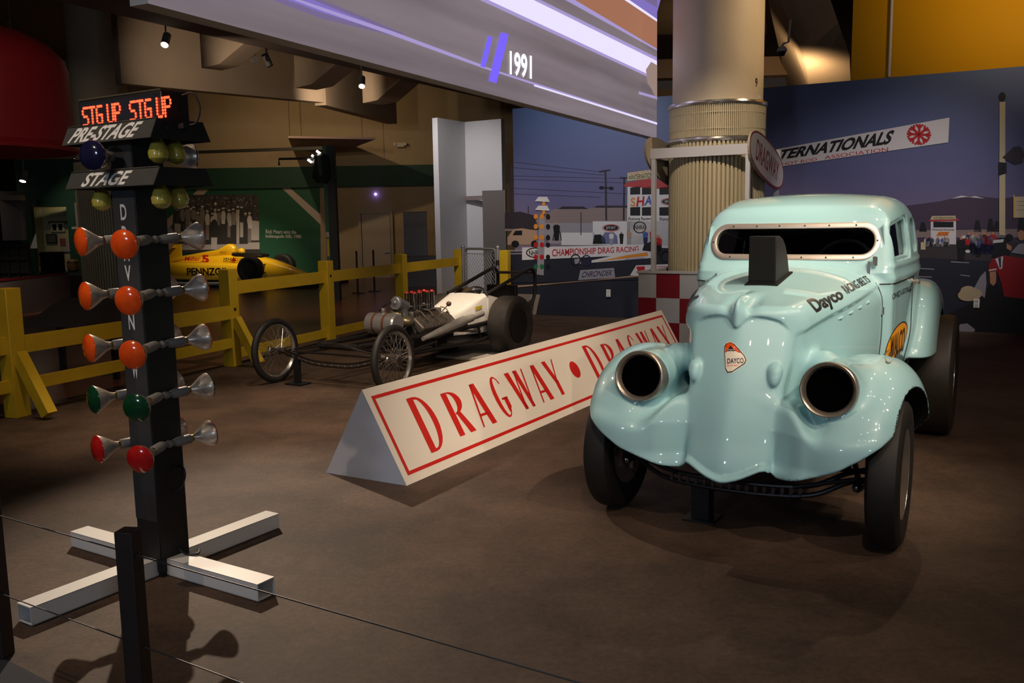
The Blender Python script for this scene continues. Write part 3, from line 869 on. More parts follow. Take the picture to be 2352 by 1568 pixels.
def f_body(x, y, z, parts=False):
    h = f_hood(x, y, z); g = f_grille(x, y, z); f = f_fender(x, y, z); c = f_cab(x, y, z); r = f_rear(x, y, z)
    if parts: return h, g, f, c, r
    front = smin(smin(h, g, 0.014), f, 0.02 + 0.035 * sstep(0.62, 0.72, z))
    front = smax(front, f_front_cut(x, y, z), 0.010)
    d = smin(front, c, 0.045)
    d = smin(d, r, 0.02)
    ax = np.abs(x)
    # hollow cabin, windscreen and side windows
    inner = f_cab(x, y, z, 0.045); inner = np.maximum(inner, 0.62 - z)
    inner = np.maximum(inner, y - 2.3)
    d = np.maximum(d, -inner)
    yf = y - (0.905 + 0.42 * np.clip(z - 1.30, -0.1, 0.4) + 0.22 * ax ** 2)
    ws = np.maximum(rbox2(x, z - WS_Z, WS_HX, WS_HZ, 0.07), np.abs(yf) - 0.075)
    d = smax(d, -ws, 0.012)
    yw = np.clip(y - 1.0, 0, 0.7); swz = z - (1.359 + 0.045 * yw); swh = 0.079 + 0.045 * yw; swy = y - 1.325
    sw = np.maximum(rbox2(swy, swz, 0.270, swh, 0.05), 0.47 - ax)
    rec = np.maximum(rbox2(swy, swz, 0.292, swh + 0.022, 0.06), (CAB_W(y) - 0.17 * np.clip(z - 1.2, 0, 1) ** 1.15 - 0.014) - ax)
    d = smax(d, -rec, 0.012)
    d = smax(d, -sw, 0.010)
    qw = np.maximum(rbox2(y - 1.86, z - 1.385, 0.13, 0.10, 0.05), 0.40 - ax)
    d = smax(d, -qw, 0.012)
    # scoop opening in the bonnet stays closed; underside hollow
    und = np.maximum(np.maximum(np.abs(x) - 0.40, z - 0.95), np.maximum(0.10 - y, y - 2.4))
    und = np.maximum(und, -(1.0 - z))
    return d


def surface_nets(fn, lo, hi, h):
    lo = np.array(lo); n = np.ceil((np.array(hi) - lo) / h).astype(int) + 1
    gx, gy, gz = [lo[i] + h * np.arange(n[i]) for i in range(3)]
    V = np.empty(n, np.float32)
    for i in range(0, n[0], 24):
        X, Y, Z = np.meshgrid(gx[i:i + 24], gy, gz, indexing='ij'); V[i:i + 24] = fn(X, Y, Z)
    S = V < 0
    m = [k - 1 for k in n]
    cnt = np.zeros(m, np.int8); pos = np.zeros((*m, 3), np.float32)
    sl = lambda a, k: slice(a, a + k)
    for ax in range(3):
        o = [b for b in range(3) if b != ax]
        for a in (0, 1):
            for b in (0, 1):
                i0 = [0, 0, 0]; i0[o[0]] = a; i0[o[1]] = b; i1 = list(i0); i1[ax] = 1
                s0 = tuple(sl(i0[q], m[q]) for q in range(3)); s1 = tuple(sl(i1[q], m[q]) for q in range(3))
                cr = S[s0] != S[s1]
                v0 = V[s0]; v1 = V[s1]; t = np.where(cr, v0 / np.where(cr, v0 - v1, 1), 0)
                cnt += cr
                pos[..., ax] += np.where(cr, t, 0); pos[..., o[0]] += np.where(cr, a, 0); pos[..., o[1]] += np.where(cr, b, 0)
    act = cnt > 0
    idx = -np.ones(m, np.int64); idx[act] = np.arange(act.sum())
    I = np.argwhere(act)
    P = lo + h * (I + pos[act] / cnt[act][:, None])
    F = []
    for ax in range(3):
        o = [(ax + 1) % 3, (ax + 2) % 3]
        s0 = [slice(1, -1)] * 3; s0[ax] = slice(0, -1); s1 = [slice(1, -1)] * 3; s1[ax] = slice(1, None)
        s0 = tuple(s0); s1 = tuple(s1)
        c = np.argwhere(S[s0] != S[s1]); inside = S[s0][S[s0] != S[s1]]
        base = c.copy(); base[:, o[0]] += 1; base[:, o[1]] += 1
        q = []
        for da, db in ((0, 0), (1, 0), (1, 1), (0, 1)):
            k = base.copy(); k[:, o[0]] -= 1 - da; k[:, o[1]] -= 1 - db
            q.append(idx[k[:, 0], k[:, 1], k[:, 2]])
        q = np.array(q).T
        q[~inside] = q[~inside][:, ::-1]
        F.append(q)
    return P, np.concatenate(F)


def grad(fn, P, e=0.0025):
    g = np.empty_like(P)
    for i in range(3):
        d = np.zeros(3); d[i] = e
        a = P + d; b = P - d
        g[:, i] = fn(a[:, 0], a[:, 1], a[:, 2]) - fn(b[:, 0], b[:, 1], b[:, 2])
    return g / (2 * e)


def hit(fn, o, d, tmax=1.2, n=240):
    """march rays from outside to the body surface; o, d arrays (N,3)"""
    o = np.asarray(o, float); d = np.asarray(d, float); t = np.zeros(len(o)); done = np.zeros(len(o), bool); st = tmax / n
    prev = np.zeros(len(o))
    for _ in range(n):
        p = o + d * t[:, None]; v = fn(p[:, 0], p[:, 1], p[:, 2])
        done |= v < 0.0
        if done.all(): break
        t = np.where(done, t, t + st)
    lo_ = t - st; hi_ = t.copy()
    for _ in range(14):
        m_ = (lo_ + hi_) / 2; p = o + d * m_[:, None]; v = fn(p[:, 0], p[:, 1], p[:, 2])
        hi_ = np.where(v < 0, m_, hi_); lo_ = np.where(v < 0, lo_, m_)
    return o + d * lo_[:, None]


def paint_mat():
    m = mat('aqua_paint', (0.34, 0.59, 0.64), 0.42, coat=1.0)
    return m


PAINT = paint_mat()
GA = math.radians(-29.4); GO = np.array([1.137, 4.3315, 0])
gasser = empty('gasser_car', GO, GA, 'pale aqua blue 1930s drag coupe with a black hood scoop', 'car')

BP, BF = surface_nets(f_body, (-0.92, -0.50, 0.26), (0.92, 3.12, 1.70), 0.0095)
for _ in range(3):
    _v = f_body(BP[:, 0], BP[:, 1], BP[:, 2]); _g = grad(f_body, BP); _n2 = (_g ** 2).sum(1)
    _s = -(_v / np.maximum(_n2, 0.2))[:, None] * _g
    _l = np.linalg.norm(_s, axis=1, keepdims=True); BP = BP + _s * np.minimum(1, 0.006 / np.maximum(_l, 1e-9))
_g = grad(f_body, BP, 0.004); BN = _g / np.maximum(np.linalg.norm(_g, axis=1, keepdims=True), 1e-6)
_c = BP[BF].mean(1)
_h, _gr, _fe, _ca, _re = f_body(_c[:, 0], _c[:, 1], _c[:, 2], True)
_lab = np.argmin(np.stack([_h, _gr, _fe, _ca, _re + 0.004]), 0)       # 0 hood 1 grille 2 fender 3 cab 4 rear fender
_lab = np.where((_lab == 0) & (_c[:, 1] > 0.86), 3, _lab)
_door = (_lab == 3) & (np.abs(_c[:, 0]) > 0.40) & (_c[:, 1] > 0.88) & (_c[:, 1] < 1.66) & (_c[:, 2] < 1.535) & (np.abs(_c[:, 0]) > f_cab(_c[:, 0], _c[:, 1], _c[:, 2]) * 0 + CAB_W(_c[:, 1]) - 0.13) & ~((_c[:, 1] < 0.97) & (_c[:, 2] > 1.15))
_lab = np.where(_door, 5, _lab)
_ax = np.abs(_c[:, 0])
_inn = np.maximum(np.maximum(f_cab(_c[:, 0], _c[:, 1], _c[:, 2], 0.045), 0.62 - _c[:, 2]), _c[:, 1] - 2.3)
_lab = np.where((_inn < 0.006) & (_c[:, 1] > 0.93), 6, _lab)
_wl = np.maximum(np.sqrt((_c[:, 1] - 0.04) ** 2 + (_c[:, 2] - 0.36) ** 2) - 0.375, 0.50 - _ax)
_wl2 = np.maximum(np.sqrt((_c[:, 1] - 2.5) ** 2 + (_c[:, 2] - 0.40) ** 2) - 0.46, 0.52 - _ax)
_lab = np.where((np.minimum(_wl, _wl2) < 0.004), 7, _lab)
_bore = np.maximum(np.sqrt((_ax - 0.44) ** 2 + (_c[:, 2] - 0.757 + 0.18 * (_c[:, 1] + 0.285)) ** 2) - 0.104, _c[:, 1])
_lab = np.where(_bore < 0.003, 7, _lab)


def piece(name, sel, label=None, m=None):
    f = BF[sel]; u, inv = np.unique(f, return_inverse=True)
    me = bpy.data.meshes.new(name)
    me.from_pydata(BP[u].tolist(), [], inv.reshape(-1, 4).tolist())
    me.materials.append(m or PAINT); me.shade_smooth()
    me.normals_split_custom_set_from_vertices(BN[u].tolist())
    o = bpy.data.objects.new(name, me); COL.objects.link(o); o.parent = gasser
    if label: o['label'] = label
    return o


LINING = mat('lining_black', (0.008, 0.008, 0.009), 0.75, spec=0.2)
piece('cab_lining', _lab == 6, 'black cabin lining', LINING)
piece('cab_body', _lab == 3); piece('hood', _lab == 0); piece('grille_panel', _lab == 1)
for s in (-1, 1):
    k = _c[:, 0] * s > 0
    piece('front_fender', (_lab == 2) & k); piece('rear_fender', (_lab == 4) & k); piece('door', (_lab == 5) & k)
    for q in (_c[:, 1] < 1.2, _c[:, 1] > 1.2): piece('wheel_well', (_lab == 7) & k & q, 'black undercoated wheel well', LINING)
# ------------------------------------------------------------------ gasser: everything on the shell
GM = rz(GA)
BODYF = lambda x, y, z: f_body(x, y, z)


def glocal(px, py):
    """camera sight line in the car's own frame"""
    return GM.T @ (CO - GO), GM.T @ ray(px, py)


def on_body(pix, lift=0.002):
    o = []; d = []
    for px, py in pix:
        a, b = glocal(px, py); b = unit(b); o.append(a + b * 3.2); d.append(b)
    P = hit(BODYF, o, d, 3.4, 420)
    n = grad(BODYF, P, 0.004); n /= np.maximum(np.linalg.norm(n, axis=1, keepdims=True), 1e-6)
    return P + n * lift


def fine(vs, fs, L):
    bm = bmesh.new()
    V = [bm.verts.new((a, b, 0)) for a, b in vs]
    for f in fs:
        try: bm.faces.new([V[i] for i in f])
        except ValueError: pass
    bmesh.ops.triangulate(bm, faces=bm.faces)
    for _ in range(3):
        es = [e for e in bm.edges if e.calc_length() > L]
        if not es: break
        bmesh.ops.subdivide_edges(bm, edges=es, cuts=1)
    bmesh.ops.triangulate(bm, faces=bm.faces)
    bm.verts.index_update()
    r = [(v.co.x, v.co.y) for v in bm.verts], [tuple(v.index for v in f.verts) for f in bm.faces]
    bm.free(); return r


DEC_BLK = mat('decal_black', (0.012, 0.011, 0.011), 0.45)
def body_text(st, quad, m, name='lettering', lift=0.0025, shear=0.0, bold=0.0, mirror=True, L=0.08):
    vs, fs = fine(*glyphs(st, bold), L); f = bil([(x, y, 0) for x, y in quad])
    P = on_body([tuple(f(u + shear * (v - .5), v)[:2]) for u, v in vs], lift)
    k = MB(); k.add(P, fs); k.build(name, m, gasser, smooth=0)
    return P, fs, vs


def body_poly(pix, m, name, lift=0.002, n=3, build=True):
    """filled outline laid on the body"""
    c = np.mean(np.array(pix, float), 0)
    ring = [pix]
    pts = [tuple(c)]; fs = []
    N = len(pix)
    for k in range(1, n + 1):
        pts += [tuple(c + (np.array(p) - c) * k / n) for p in pix]
    for j in range(N):
        fs.append((0, 1 + j, 1 + (j + 1) % N))
        for k in range(n - 1):
            a = 1 + k * N + j; b = 1 + k * N + (j + 1) % N
            fs.append((a, a + N, b + N, b))
    P = on_body(pts, lift)
    k = MB(); k.add(P, fs)
    return k.build(name, m, gasser, smooth=0)


z4 = lambda pts: [(1820 + x / 3.5625, 560 + y / 3.5625) for x, y in pts]
z1 = lambda pts: [(1300 + x / 2.4505, 420 + y / 2.4505) for x, y in pts]
for st, q, sh, bo in (('Dayco', z4([(222, 592), (440, 470), (376, 360), (112, 462)]), 0, 0.035), ('RACING BELTS', z4([(452, 412), (642, 312), (600, 258), (394, 348)]), 0, 0.014)):
    P, fs, vs = body_text(st, q, DEC_BLK, 'hood_lettering', shear=sh, bold=bo)
    # the same words on the far shoulder, reading the other way
    x0 = P[:, 1].min() + P[:, 1].max()
    Q = P.copy(); Q[:, 0] *= -1
    f = lambda A: A
    k = MB(); k.add(Q + np.array([0, 0, 0]), [t[::-1] for t in fs]); k.build('hood_lettering', DEC_BLK, gasser, smooth=0)
body_text('OHIO', z4([(822, 455), (886, 424), (880, 376), (815, 408)]), DEC_BLK, 'door_lettering', shear=0.1)
body_text('GEORGE', z4([(892, 415), (972, 380), (970, 340), (890, 372)]), DEC_BLK, 'door_lettering', shear=0.1)
ec = np.array([1857, 898.0]); ea = np.array([52, -118]); eb = np.array([38, 22])
ell = lambda s, n=28: z1([tuple(ec + s * (ea * math.cos(t) + eb * math.sin(t))) for t in (2 * PI * i / n for i in range(n))])
body_poly(ell(1.0), DEC_BLK, 'oval_border', 0.0015); body_poly(ell(0.93), mat('decal_amber', srgb(226, 150, 20), 0.4), 'oval_sticker', 0.0025)
body_text('WALCO', z1([(1822, 985), (1898, 945), (1908, 806), (1826, 868)]), mat('decal_brown', (0.03, 0.012, 0.006), 0.4), 'sticker_lettering', 0.0035, bold=0.02)
tri = [(889, 920), (900, 899), (925, 891), (950, 903), (1010, 972), (1021, 998), (1010, 1020), (935, 1070), (908, 1073), (895, 1050)]
tc_ = np.array([938, 990.0])
sc_ = lambda s: z1([tuple(tc_ + (np.array(p) - tc_) * s) for p in tri])
body_poly(sc_(1.0), mat('decal_white', (0.72, 0.68, 0.6), 0.35), 'sticker_edge', 0.0015); body_poly(sc_(0.95), DEC_BLK, 'sticker_border', 0.0022)
body_poly(sc_(0.87), mat('decal_cream', (0.75, 0.68, 0.57), 0.35), 'sticker', 0.0030)
body_poly(z1([(897, 955), (898, 925), (910, 903), (927, 900), (945, 910), (985, 956)]), mat('decal_orange', srgb(225, 80, 20), 0.35), 'sticker_top', 0.0036)
body_poly(z1([(905, 948), (925, 920), (928, 916), (955, 947)]), DEC_BLK, 'sticker_badge', 0.0042)
body_text('Dayco', z1([(908, 946), (952, 946), (948, 934), (910, 934)]), mat('decal_white', (0.72, 0.68, 0.6)), 'sticker_lettering', 0.0048, bold=0.01)
body_text('DAYCO', z1([(909, 1018), (1001, 1014), (999, 985), (910, 988)]), DEC_BLK, 'sticker_lettering', 0.0038, bold=0.02)
body_text('RACING BELTS', z1([(908, 1033), (970, 1030), (969, 1023), (908, 1024)]), mat('decal_orange', srgb(225, 80, 20)), 'sticker_lettering', 0.0038)

# windscreen: frame, screws, glass
def rrect(hx, hz, r, n=10):
    out = []
    for cx, cz, a0 in ((hx - r, hz - r, 0), (-hx + r, hz - r, 90), (-hx + r, -hz + r, 180), (hx - r, -hz + r, 270)):
        for i in range(n + 1):
            a = math.radians(a0 + 90 * i / n); out.append((cx + r * math.cos(a), cz + r * math.sin(a)))
    return out


def ws_pt(x, z, lift): return (x, 0.905 + 0.42 * (z - 1.30) + 0.22 * x * x - lift, z)
def densify(pts, L=0.05):
    o = []
    for i, p in enumerate(pts):
        q = pts[(i + 1) % len(pts)]; m = max(1, int(math.dist(p, q) / L))
        o += [(p[0] + (q[0] - p[0]) * j / m, p[1] + (q[1] - p[1]) * j / m) for j in range(m)]
    return o


inn = densify(rrect(WS_HX - 0.003, WS_HZ - 0.005, 0.068)); 
def grow(p, g):
    qx = min(max(p[0], -(WS_HX - 0.075)), WS_HX - 0.075); qz = min(max(p[1], -(WS_HZ - 0.075)), WS_HZ - 0.075)
    d = unit([p[0] - qx, p[1] - qz, 0]); return (p[0] + d[0] * g, p[1] + d[1] * g)
k = MB(); rings = []
for g, l in ((-0.001, -0.01), (0.0, 0.006), (0.004, 0.0085), (0.026, 0.0085), (0.030, 0.006), (0.031, -0.012)):
    rings.append([ws_pt(x, z + WS_Z, l) for x, z in (grow(p, g) for p in inn)])
k.ring_loft(rings, caps=False)
fr = k.build('windscreen_frame', mat('brushed_frame', (0.72, 0.62, 0.54), 0.42, 0.85), gasser)
scr = densify(rrect(WS_HX + 0.013, WS_HZ + 0.010, 0.085), 0.01)
for i in range(14):
    x, z = scr[int(i * len(scr) / 14)]
    k = MB(); k.cyl((0, 0, 0), (0, -0.004, 0), 0.005, n=10); k.build('screw', STEEL, fr, loc=ws_pt(x, z + WS_Z, 0.008))
GLASS = mat('tinted_glass', (0.30, 0.32, 0.32), 0.02, trans=1.0, ior=1.25, spec=0.5)
k = MB(); NX, NZ = 20, 4
k.add([ws_pt((-1 + 2 * i / NX) * (WS_HX + 0.01), WS_Z + (-1 + 2 * j / NZ) * (WS_HZ + 0.01), -0.012) for j in range(NZ + 1) for i in range(NX + 1)],
      [(j * (NX + 1) + i, j * (NX + 1) + i + 1, (j + 1) * (NX + 1) + i + 1, (j + 1) * (NX + 1) + i) for j in range(NZ) for i in range(NX)])
k.build('windscreen_glass', GLASS, gasser)
for s in (-1, 1):
    k = MB(); x = lambda y, z: s * (float(CAB_W(y)) - 0.17 * (z - 1.2) ** 1.15 - 0.035)
    k.add([(x(0.98, 1.26), 0.98, 1.26), (x(1.62, 1.26), 1.62, 1.26), (x(1.62, 1.53), 1.62, 1.53), (x(0.98, 1.46), 0.98, 1.46)], [(0, 1, 2, 3)])
    k.build('side_glass', GLASS, gasser, smooth=0)
# door seams, handle, hinge and mirror on each side
for s in (-1, 1):
    def seam(path):
        o = [np.array([s * 1.0, y, z]) for y, z in path]; P = hit(BODYF, o, [np.array([-s, 0, 0.0])] * len(o), 0.8, 300)
        return [p for p in P]
    k = MB()
    for a, b in (((0.885, 1.15), (0.885, 0.52)), ((1.665, 1.15), (1.665, 0.60)), ((0.885, 0.52), (1.60, 0.52))):
        P = seam([(a[0] + (b[0] - a[0]) * t / 24, a[1] + (b[1] - a[1]) * t / 24) for t in range(25)]); k.tube(P, 0.0032, 6)
    P = seam([(0.90 + 0.76 * t / 24, 1.142) for t in range(25)]); k.tube(P, 0.004, 6)
    k.build('door_seam', DEC_BLK, gasser)
    k = MB(); P = seam([(1.60, 1.11)])[0]
    k.cyl(P, P + [s * 0.04, 0, 0], 0.012); k.tube([P + [s * 0.04, 0, 0], P + [s * 0.045, -0.05, 0], P + [s * 0.04, -0.09, -0.005]], [0.010, 0.008, 0.005]); k.ball(P + [s * 0.005, 0, 0], (0.008, 0.022, 0.022))
    k.build('door_handle', CHROME, gasser)
    P = seam([(0.905, 1.21)])[0]
    k = MB()
    k.box(P + [s * 0.006, 0, 0.02], (0.014, 0.010, 0.07)); k.cyl(P + [s * 0.01, 0, 0.04], P + [s * 0.032, 0.0, 0.055], 0.005); k.tube([P + [s * 0.036, 0, 0.028], P + [s * 0.036, 0, 0.032], P + [s * 0.036, 0, 0.078], P + [s * 0.036, 0, 0.082]], [0.008, 0.013, 0.013, 0.008], 14)
    if s > 0: k.build('side_mirror', CHROME, gasser)
    k = MB()
    for z in (1.0,):
        P = seam([(0.875, z)])[0]; k.cyl(P + [s * 0.006, 0, -0.02], P + [s * 0.006, 0, 0.02], 0.008)
    k.build('door_hinge', CHROME, gasser)
    k = MB(); P = seam([(0.72, 0.63)])[0]
    k.cyl(P + [s * -0.01, 0.03, 0.085], P + [s * 0.055, -0.02, 0.085], 0.034, 0.036, 20); k.cyl(P + [s * 0.055, -0.02, 0.085], P + [s * 0.057, -0.022, 0.085], 0.026)
    if s > 0: k.build('exhaust_tip', CHROME, gasser)
    # raised strips shaped as dents to imitate reflections on the hood side
    for i in range(4):
        k = MB()
        y = 0.30 + i * 0.11; zc = float(CREASE(y)) - 0.055
        P = seam([(y, zc)])[0]; P2 = seam([(y + 0.06, zc + 0.012)])[0]
        k.tube([P + [s * -0.003, 0, 0], (P + P2) / 2 + [s * 0.002, 0, 0], P2 + [s * -0.003, 0, 0]], [0.004, 0.008, 0.004], 8)
        k.build('hood_glint', PAINT, gasser)
# lamp tubes
INTAKE = mat('aged_chrome', (0.40, 0.345, 0.29), 0.32, 0.8, var=0.2, vscale=9)
for s in (-1, 1):
    prof = [(0.0975, 0.004), (0.100, -0.008), (0.105, -0.022), (0.111, -0.031), (0.117, -0.034), (0.1215, -0.031), (0.1235, -0.024), (0.1245, -0.012), (0.123, 0.06)]
    k = MB(); k.lathe(prof, (s * 0.440, -0.262, 0.757), (0, 1, -0.18), 40); ring = k.build('headlight_tube', INTAKE, gasser)
    k = MB(); k.lathe([(0.0985, -0.002), (0.096, 0.03), (0.092, 0.09), (0.0001, 0.10)], (s * 0.440, -0.262, 0.757), (0, 1, -0.18), 32); k.build('bore_shade', mat('bore_shade_black', (0.001, 0.001, 0.001), 1.0, spec=0.0), ring)  # near-black colour puts the shade of the bore into the cup
    k = MB(); k.ball((s * 0.440, -0.309, 0.757 - 0.118), 0.005); k.build('rivet', CHROME, ring)
# hood scoop
k = MB(); SX = 0.069
prof = [(0.29, 1.168), (0.29, 1.418), (0.36, 1.418), (0.44, 1.400), (0.50, 1.365), (0.555, 1.30), (0.60, 1.215), (0.60, 1.19)]
k.prism([(-SX, y, z) for y, z in prof], (2 * SX, 0, 0))
sc = k.build('hood_scoop', mat('scoop_black', (0.006, 0.006, 0.006), 0.6, spec=0.25), gasser, bevel=0.004)
k = MB(); k.box((0, 0.2885, 1.30), (2 * SX - 0.012, 0.004, 0.215)); k.build('scoop_mouth', MATTE, sc)
k = MB(); k.prism([(-SX - 0.014, 0.272, 1.163), (-SX - 0.014, 0.272, 1.174), (-SX - 0.014, 0.62, 1.222), (-SX - 0.014, 0.62, 1.205)], (2 * SX + 0.028, 0, 0)); k.build('scoop_flange', MATTE, sc)
# cabin: floor, seats, wheel, roll bar, dash
INT = mat('cabin_black', (0.010, 0.010, 0.011), 0.7)
k = MB(); k.box((0, 1.0, 1.18), (0.92, 0.10, 0.14)); k.build('dashboard', INT, gasser, bevel=0.02)
k = MB()
for x in (-0.25, 0.25): k.box((x, 1.72, 1.02), (0.36, 0.14, 0.5)); k.box((x, 1.5, 0.82), (0.36, 0.42, 0.14))
k.build('seat', INT, gasser, bevel=0.03)
k = MB(); c = np.array([0.24, 1.22, 1.26]); ax_ = unit([0, -0.86, 0.5]); bx, by, _ = basis(ax_)
k.tube([c + 0.165 * (bx * math.cos(t) + by * math.sin(t)) for t in (2 * PI * i / 28 for i in range(28))], 0.011, 8, closed=True)
for t in (0.5, 2.6, 4.7): k.cyl(c, c + 0.165 * (bx * math.cos(t) + by * math.sin(t)), 0.006, n=6)
k.cyl(c, c - np.array([0, 0.25, -0.02]) * 0 + np.array([0, -0.22, -0.11]), 0.012)
k.build('steering_wheel', mat('wheel_rim_grey', (0.10, 0.10, 0.10), 0.35), gasser)
k = MB(); k.tube(catmull([(-0.46, 1.9, 0.7), (-0.44, 1.9, 1.35), (-0.34, 1.9, 1.5), (0.34, 1.9, 1.5), (0.44, 1.9, 1.35), (0.46, 1.9, 0.7)], 6), 0.02, 8); k.tube([(-0.40, 1.86, 1.44), (-0.42, 1.12, 1.46)], 0.016); k.tube([(0.40, 1.86, 1.44), (0.42, 1.12, 1.46)], 0.016)
k.build('roll_bar', mat('bar_grey', (0.07, 0.07, 0.07), 0.4), gasser)
# chassis: rails, axle, spring, tie rod, driveline
k = MB()
for x in (-0.30, 0.30): k.bar((x, -0.05, 0.40), (x, 2.9, 0.44), 0.05, 0.09)
k.box((0, 1.3, 0.46), (1.0, 1.5, 0.05)); k.box((0, 0.35, 0.42), (0.40, 0.5, 0.28)); k.build('chassis', BLACK, gasser)
AXM = mat('axle_black', (0.03, 0.028, 0.028), 0.25, 0.6)
for dz, r in ((0.0, 0.012), (-0.045, 0.012)):
    k = MB(); k.tube(catmull([(-0.58, -0.10, 0.37 + dz), (-0.50, -0.13, 0.35 + dz), (-0.36, -0.16, 0.285 + dz), (-0.15, -0.17, 0.262 + dz), (0.15, -0.17, 0.262 + dz), (0.36, -0.16, 0.285 + dz), (0.50, -0.13, 0.35 + dz), (0.58, -0.10, 0.37 + dz)], 6), r, 10); k.build('front_axle', AXM, gasser)
for i in range(16):
    x = -0.31 + i * 0.62 / 15; z = 0.262 + 0.5 * max(0, abs(x) - 0.2) ** 1.6
    k = MB(); k.bar((x, -0.172, z), (x, -0.172, z - 0.045), 0.014, 0.012, up=(0, 1, 0)); k.build('axle_web', mat('axle_bright', (0.12, 0.11, 0.13), 0.25, 0.9), gasser)
k = MB(); k.tube([(-0.56, 0.12, 0.30), (0.56, 0.12, 0.30)], 0.011); k.build('tie_rod', AXM, gasser)
for s in (-1, 1):
    k = MB(); k.tube([(s * 0.55, -0.08, 0.31), (s * 0.34, 0.85, 0.40)], 0.014); k.tube([(s * 0.52, -0.16, 0.39), (s * 0.33, -0.02, 0.40)], 0.012); k.tube([(s * 0.545, -0.13, 0.33), (s * 0.28, -0.19, 0.275)], 0.010); k.build('radius_rod', AXM, gasser)
    k = MB(); k.cyl((s * 0.585, -0.02, 0.22), (s * 0.585, -0.02, 0.44), 0.018); k.box((s * 0.56, -0.10, 0.30), (0.035, 0.10, 0.035)); k.ball((s * 0.555, -0.16, 0.30), 0.022); k.build('spindle', mat('spindle_steel', (0.25, 0.24, 0.26), 0.2, 1.0), gasser)
k = MB(); k.tube([(-0.62, 2.5, 0.41), (0.62, 2.5, 0.41)], 0.045, 14); k.ball((0, 2.5, 0.41), (0.16, 0.17, 0.16)); k.build('rear_axle', BLACK, gasser)


def wheel(r, w, rim_r, name, tread, dish=0.02):
    wr = empty(name)
    hw = w / 2; k = MB(); sh = min(0.035, hw * 0.4)
    prof = [(rim_r, -hw * 0.80), (rim_r + (r - rim_r) * 0.45, -hw), (r - sh, -hw * 0.97), (r - sh * 0.25, -hw + sh * 0.55), (r, -hw + sh * 1.15),
            (r, hw - sh * 1.15), (r - sh * 0.25, hw - sh * 0.55), (r - sh, hw * 0.97), (rim_r + (r - rim_r) * 0.45, hw), (rim_r, hw * 0.80)]
    k.lathe(prof, axis=(1, 0, 0), n=56, closed=True); k.build('tire', tread, wr)
    k = MB(); k.lathe([(rim_r + 0.004, hw * 0.86), (rim_r - 0.012, hw * 0.88), (rim_r - 0.022, hw * 0.62), (rim_r - 0.03, -hw * 0.8), (rim_r + 0.003, -hw * 0.82)], axis=(1, 0, 0), n=48)
    k.build('rim', CHROME, wr)
    k = MB()
    for i in range(5):
        a = 2 * PI * i / 5; d = np.array([0, math.cos(a), math.sin(a)]); t = np.array([0, -math.sin(a), math.cos(a)])
        k.prism([d * 0.03 + t * 0.025 + [hw * 0.35, 0, 0], d * (rim_r - 0.015) + t * 0.05 + [hw * 0.45, 0, 0], d * (rim_r - 0.015) - t * 0.05 + [hw * 0.45, 0, 0], d * 0.03 - t * 0.025 + [hw * 0.35, 0, 0]], (-0.03, 0, 0))
    k.cyl((hw * 0.2, 0, 0), (hw * 0.5, 0, 0), 0.05, 0.035); k.cyl((hw * 0.1, 0, 0), (hw * 0.2, 0, 0), 0.07)
    k.build('spider', STEEL, wr)
    return wr


wf = wheel(0.338, 0.142, 0.205, 'front_wheel', RUBBER); wf.parent = gasser; wf.location = (0.672, 0.02, 0.338)
w2 = dup(wf, gasser, (-0.672, 0.02, 0.338), (0, 0, PI))
wr_ = wheel(0.412, 0.27, 0.20, 'rear_wheel', mat('slick_rubber', (0.032, 0.024, 0.018), 0.5, var=0.25, vscale=6)); wr_.parent = gasser; wr_.location = (0.665, 2.50, 0.412)
dup(wr_, gasser, (-0.665, 2.50, 0.412), (0, 0, PI))
# dark stand under the nose
js = empty('jack_stand', GO + GM @ np.array([-0.20, -0.02, 0]), GA, 'small black jack stand under the nose of the pale aqua coupe', 'stand')
k = MB(); k.box((0, 0, 0.006), (0.16, 0.16, 0.012)); k.build('base_plate', BLACK, js)
k = MB(); k.box((0, 0, 0.10), (0.09, 0.09, 0.176)); k.build('stand_column', BLACK, js)
# ================================================================== long triangular DRAGWAY barrier sign
SB = np.array([-0.6246, 5.0734, 0.0]); SA = math.radians(60.07)
SV = np.array([math.cos(SA), math.sin(SA), 0]); SU = np.array([math.sin(SA), -math.cos(SA), 0])
SW, SH, SL = 0.612, 0.543, 4.985
sign = empty('barrier_sign', SB - SU * SW / 2, SA, 'long white triangular floor sign with red DRAGWAY lettering', 'sign')
# local frame: x along the length, y to the left (away from the lettered face), z up
SIGNW = mat('sign_cream', (0.70, 0.63, 0.55), 0.5)
k = MB(); hy = SW / 2
k.add([(0, -hy, 0), (0, hy, 0), (0, 0, SH), (SL, -hy, 0), (SL, hy, 0), (SL, 0, SH)], [(0, 1, 4, 3), (1, 2, 5, 4), (2, 0, 3, 5)])
k.build('panel', SIGNW, sign, smooth=0)
for x, d in ((0.0, -0.003), (SL, 0.003)):
    k = MB(); k.prism([(x, -hy, 0), (x, hy, 0), (x, 0, SH)], (d, 0, 0)); k.build('end_panel', mat('end_cool_white', (0.58, 0.60, 0.66), 0.5), sign, smooth=0)  # bluish tint puts the screen's light into the end panel colour
TL = math.hypot(hy, SH); tv = np.array([0, hy, SH]) / TL; tn = np.array([0, -SH, hy]) / TL
def sp(s_, t_, lift=0.0015): return np.array([s_, -hy, 0]) + tv * t_ + tn * lift
SRED = mat('sign_red', srgb(190, 26, 18), 0.45)


def stroke(pts):                       # polygon in face coordinates
    return pts


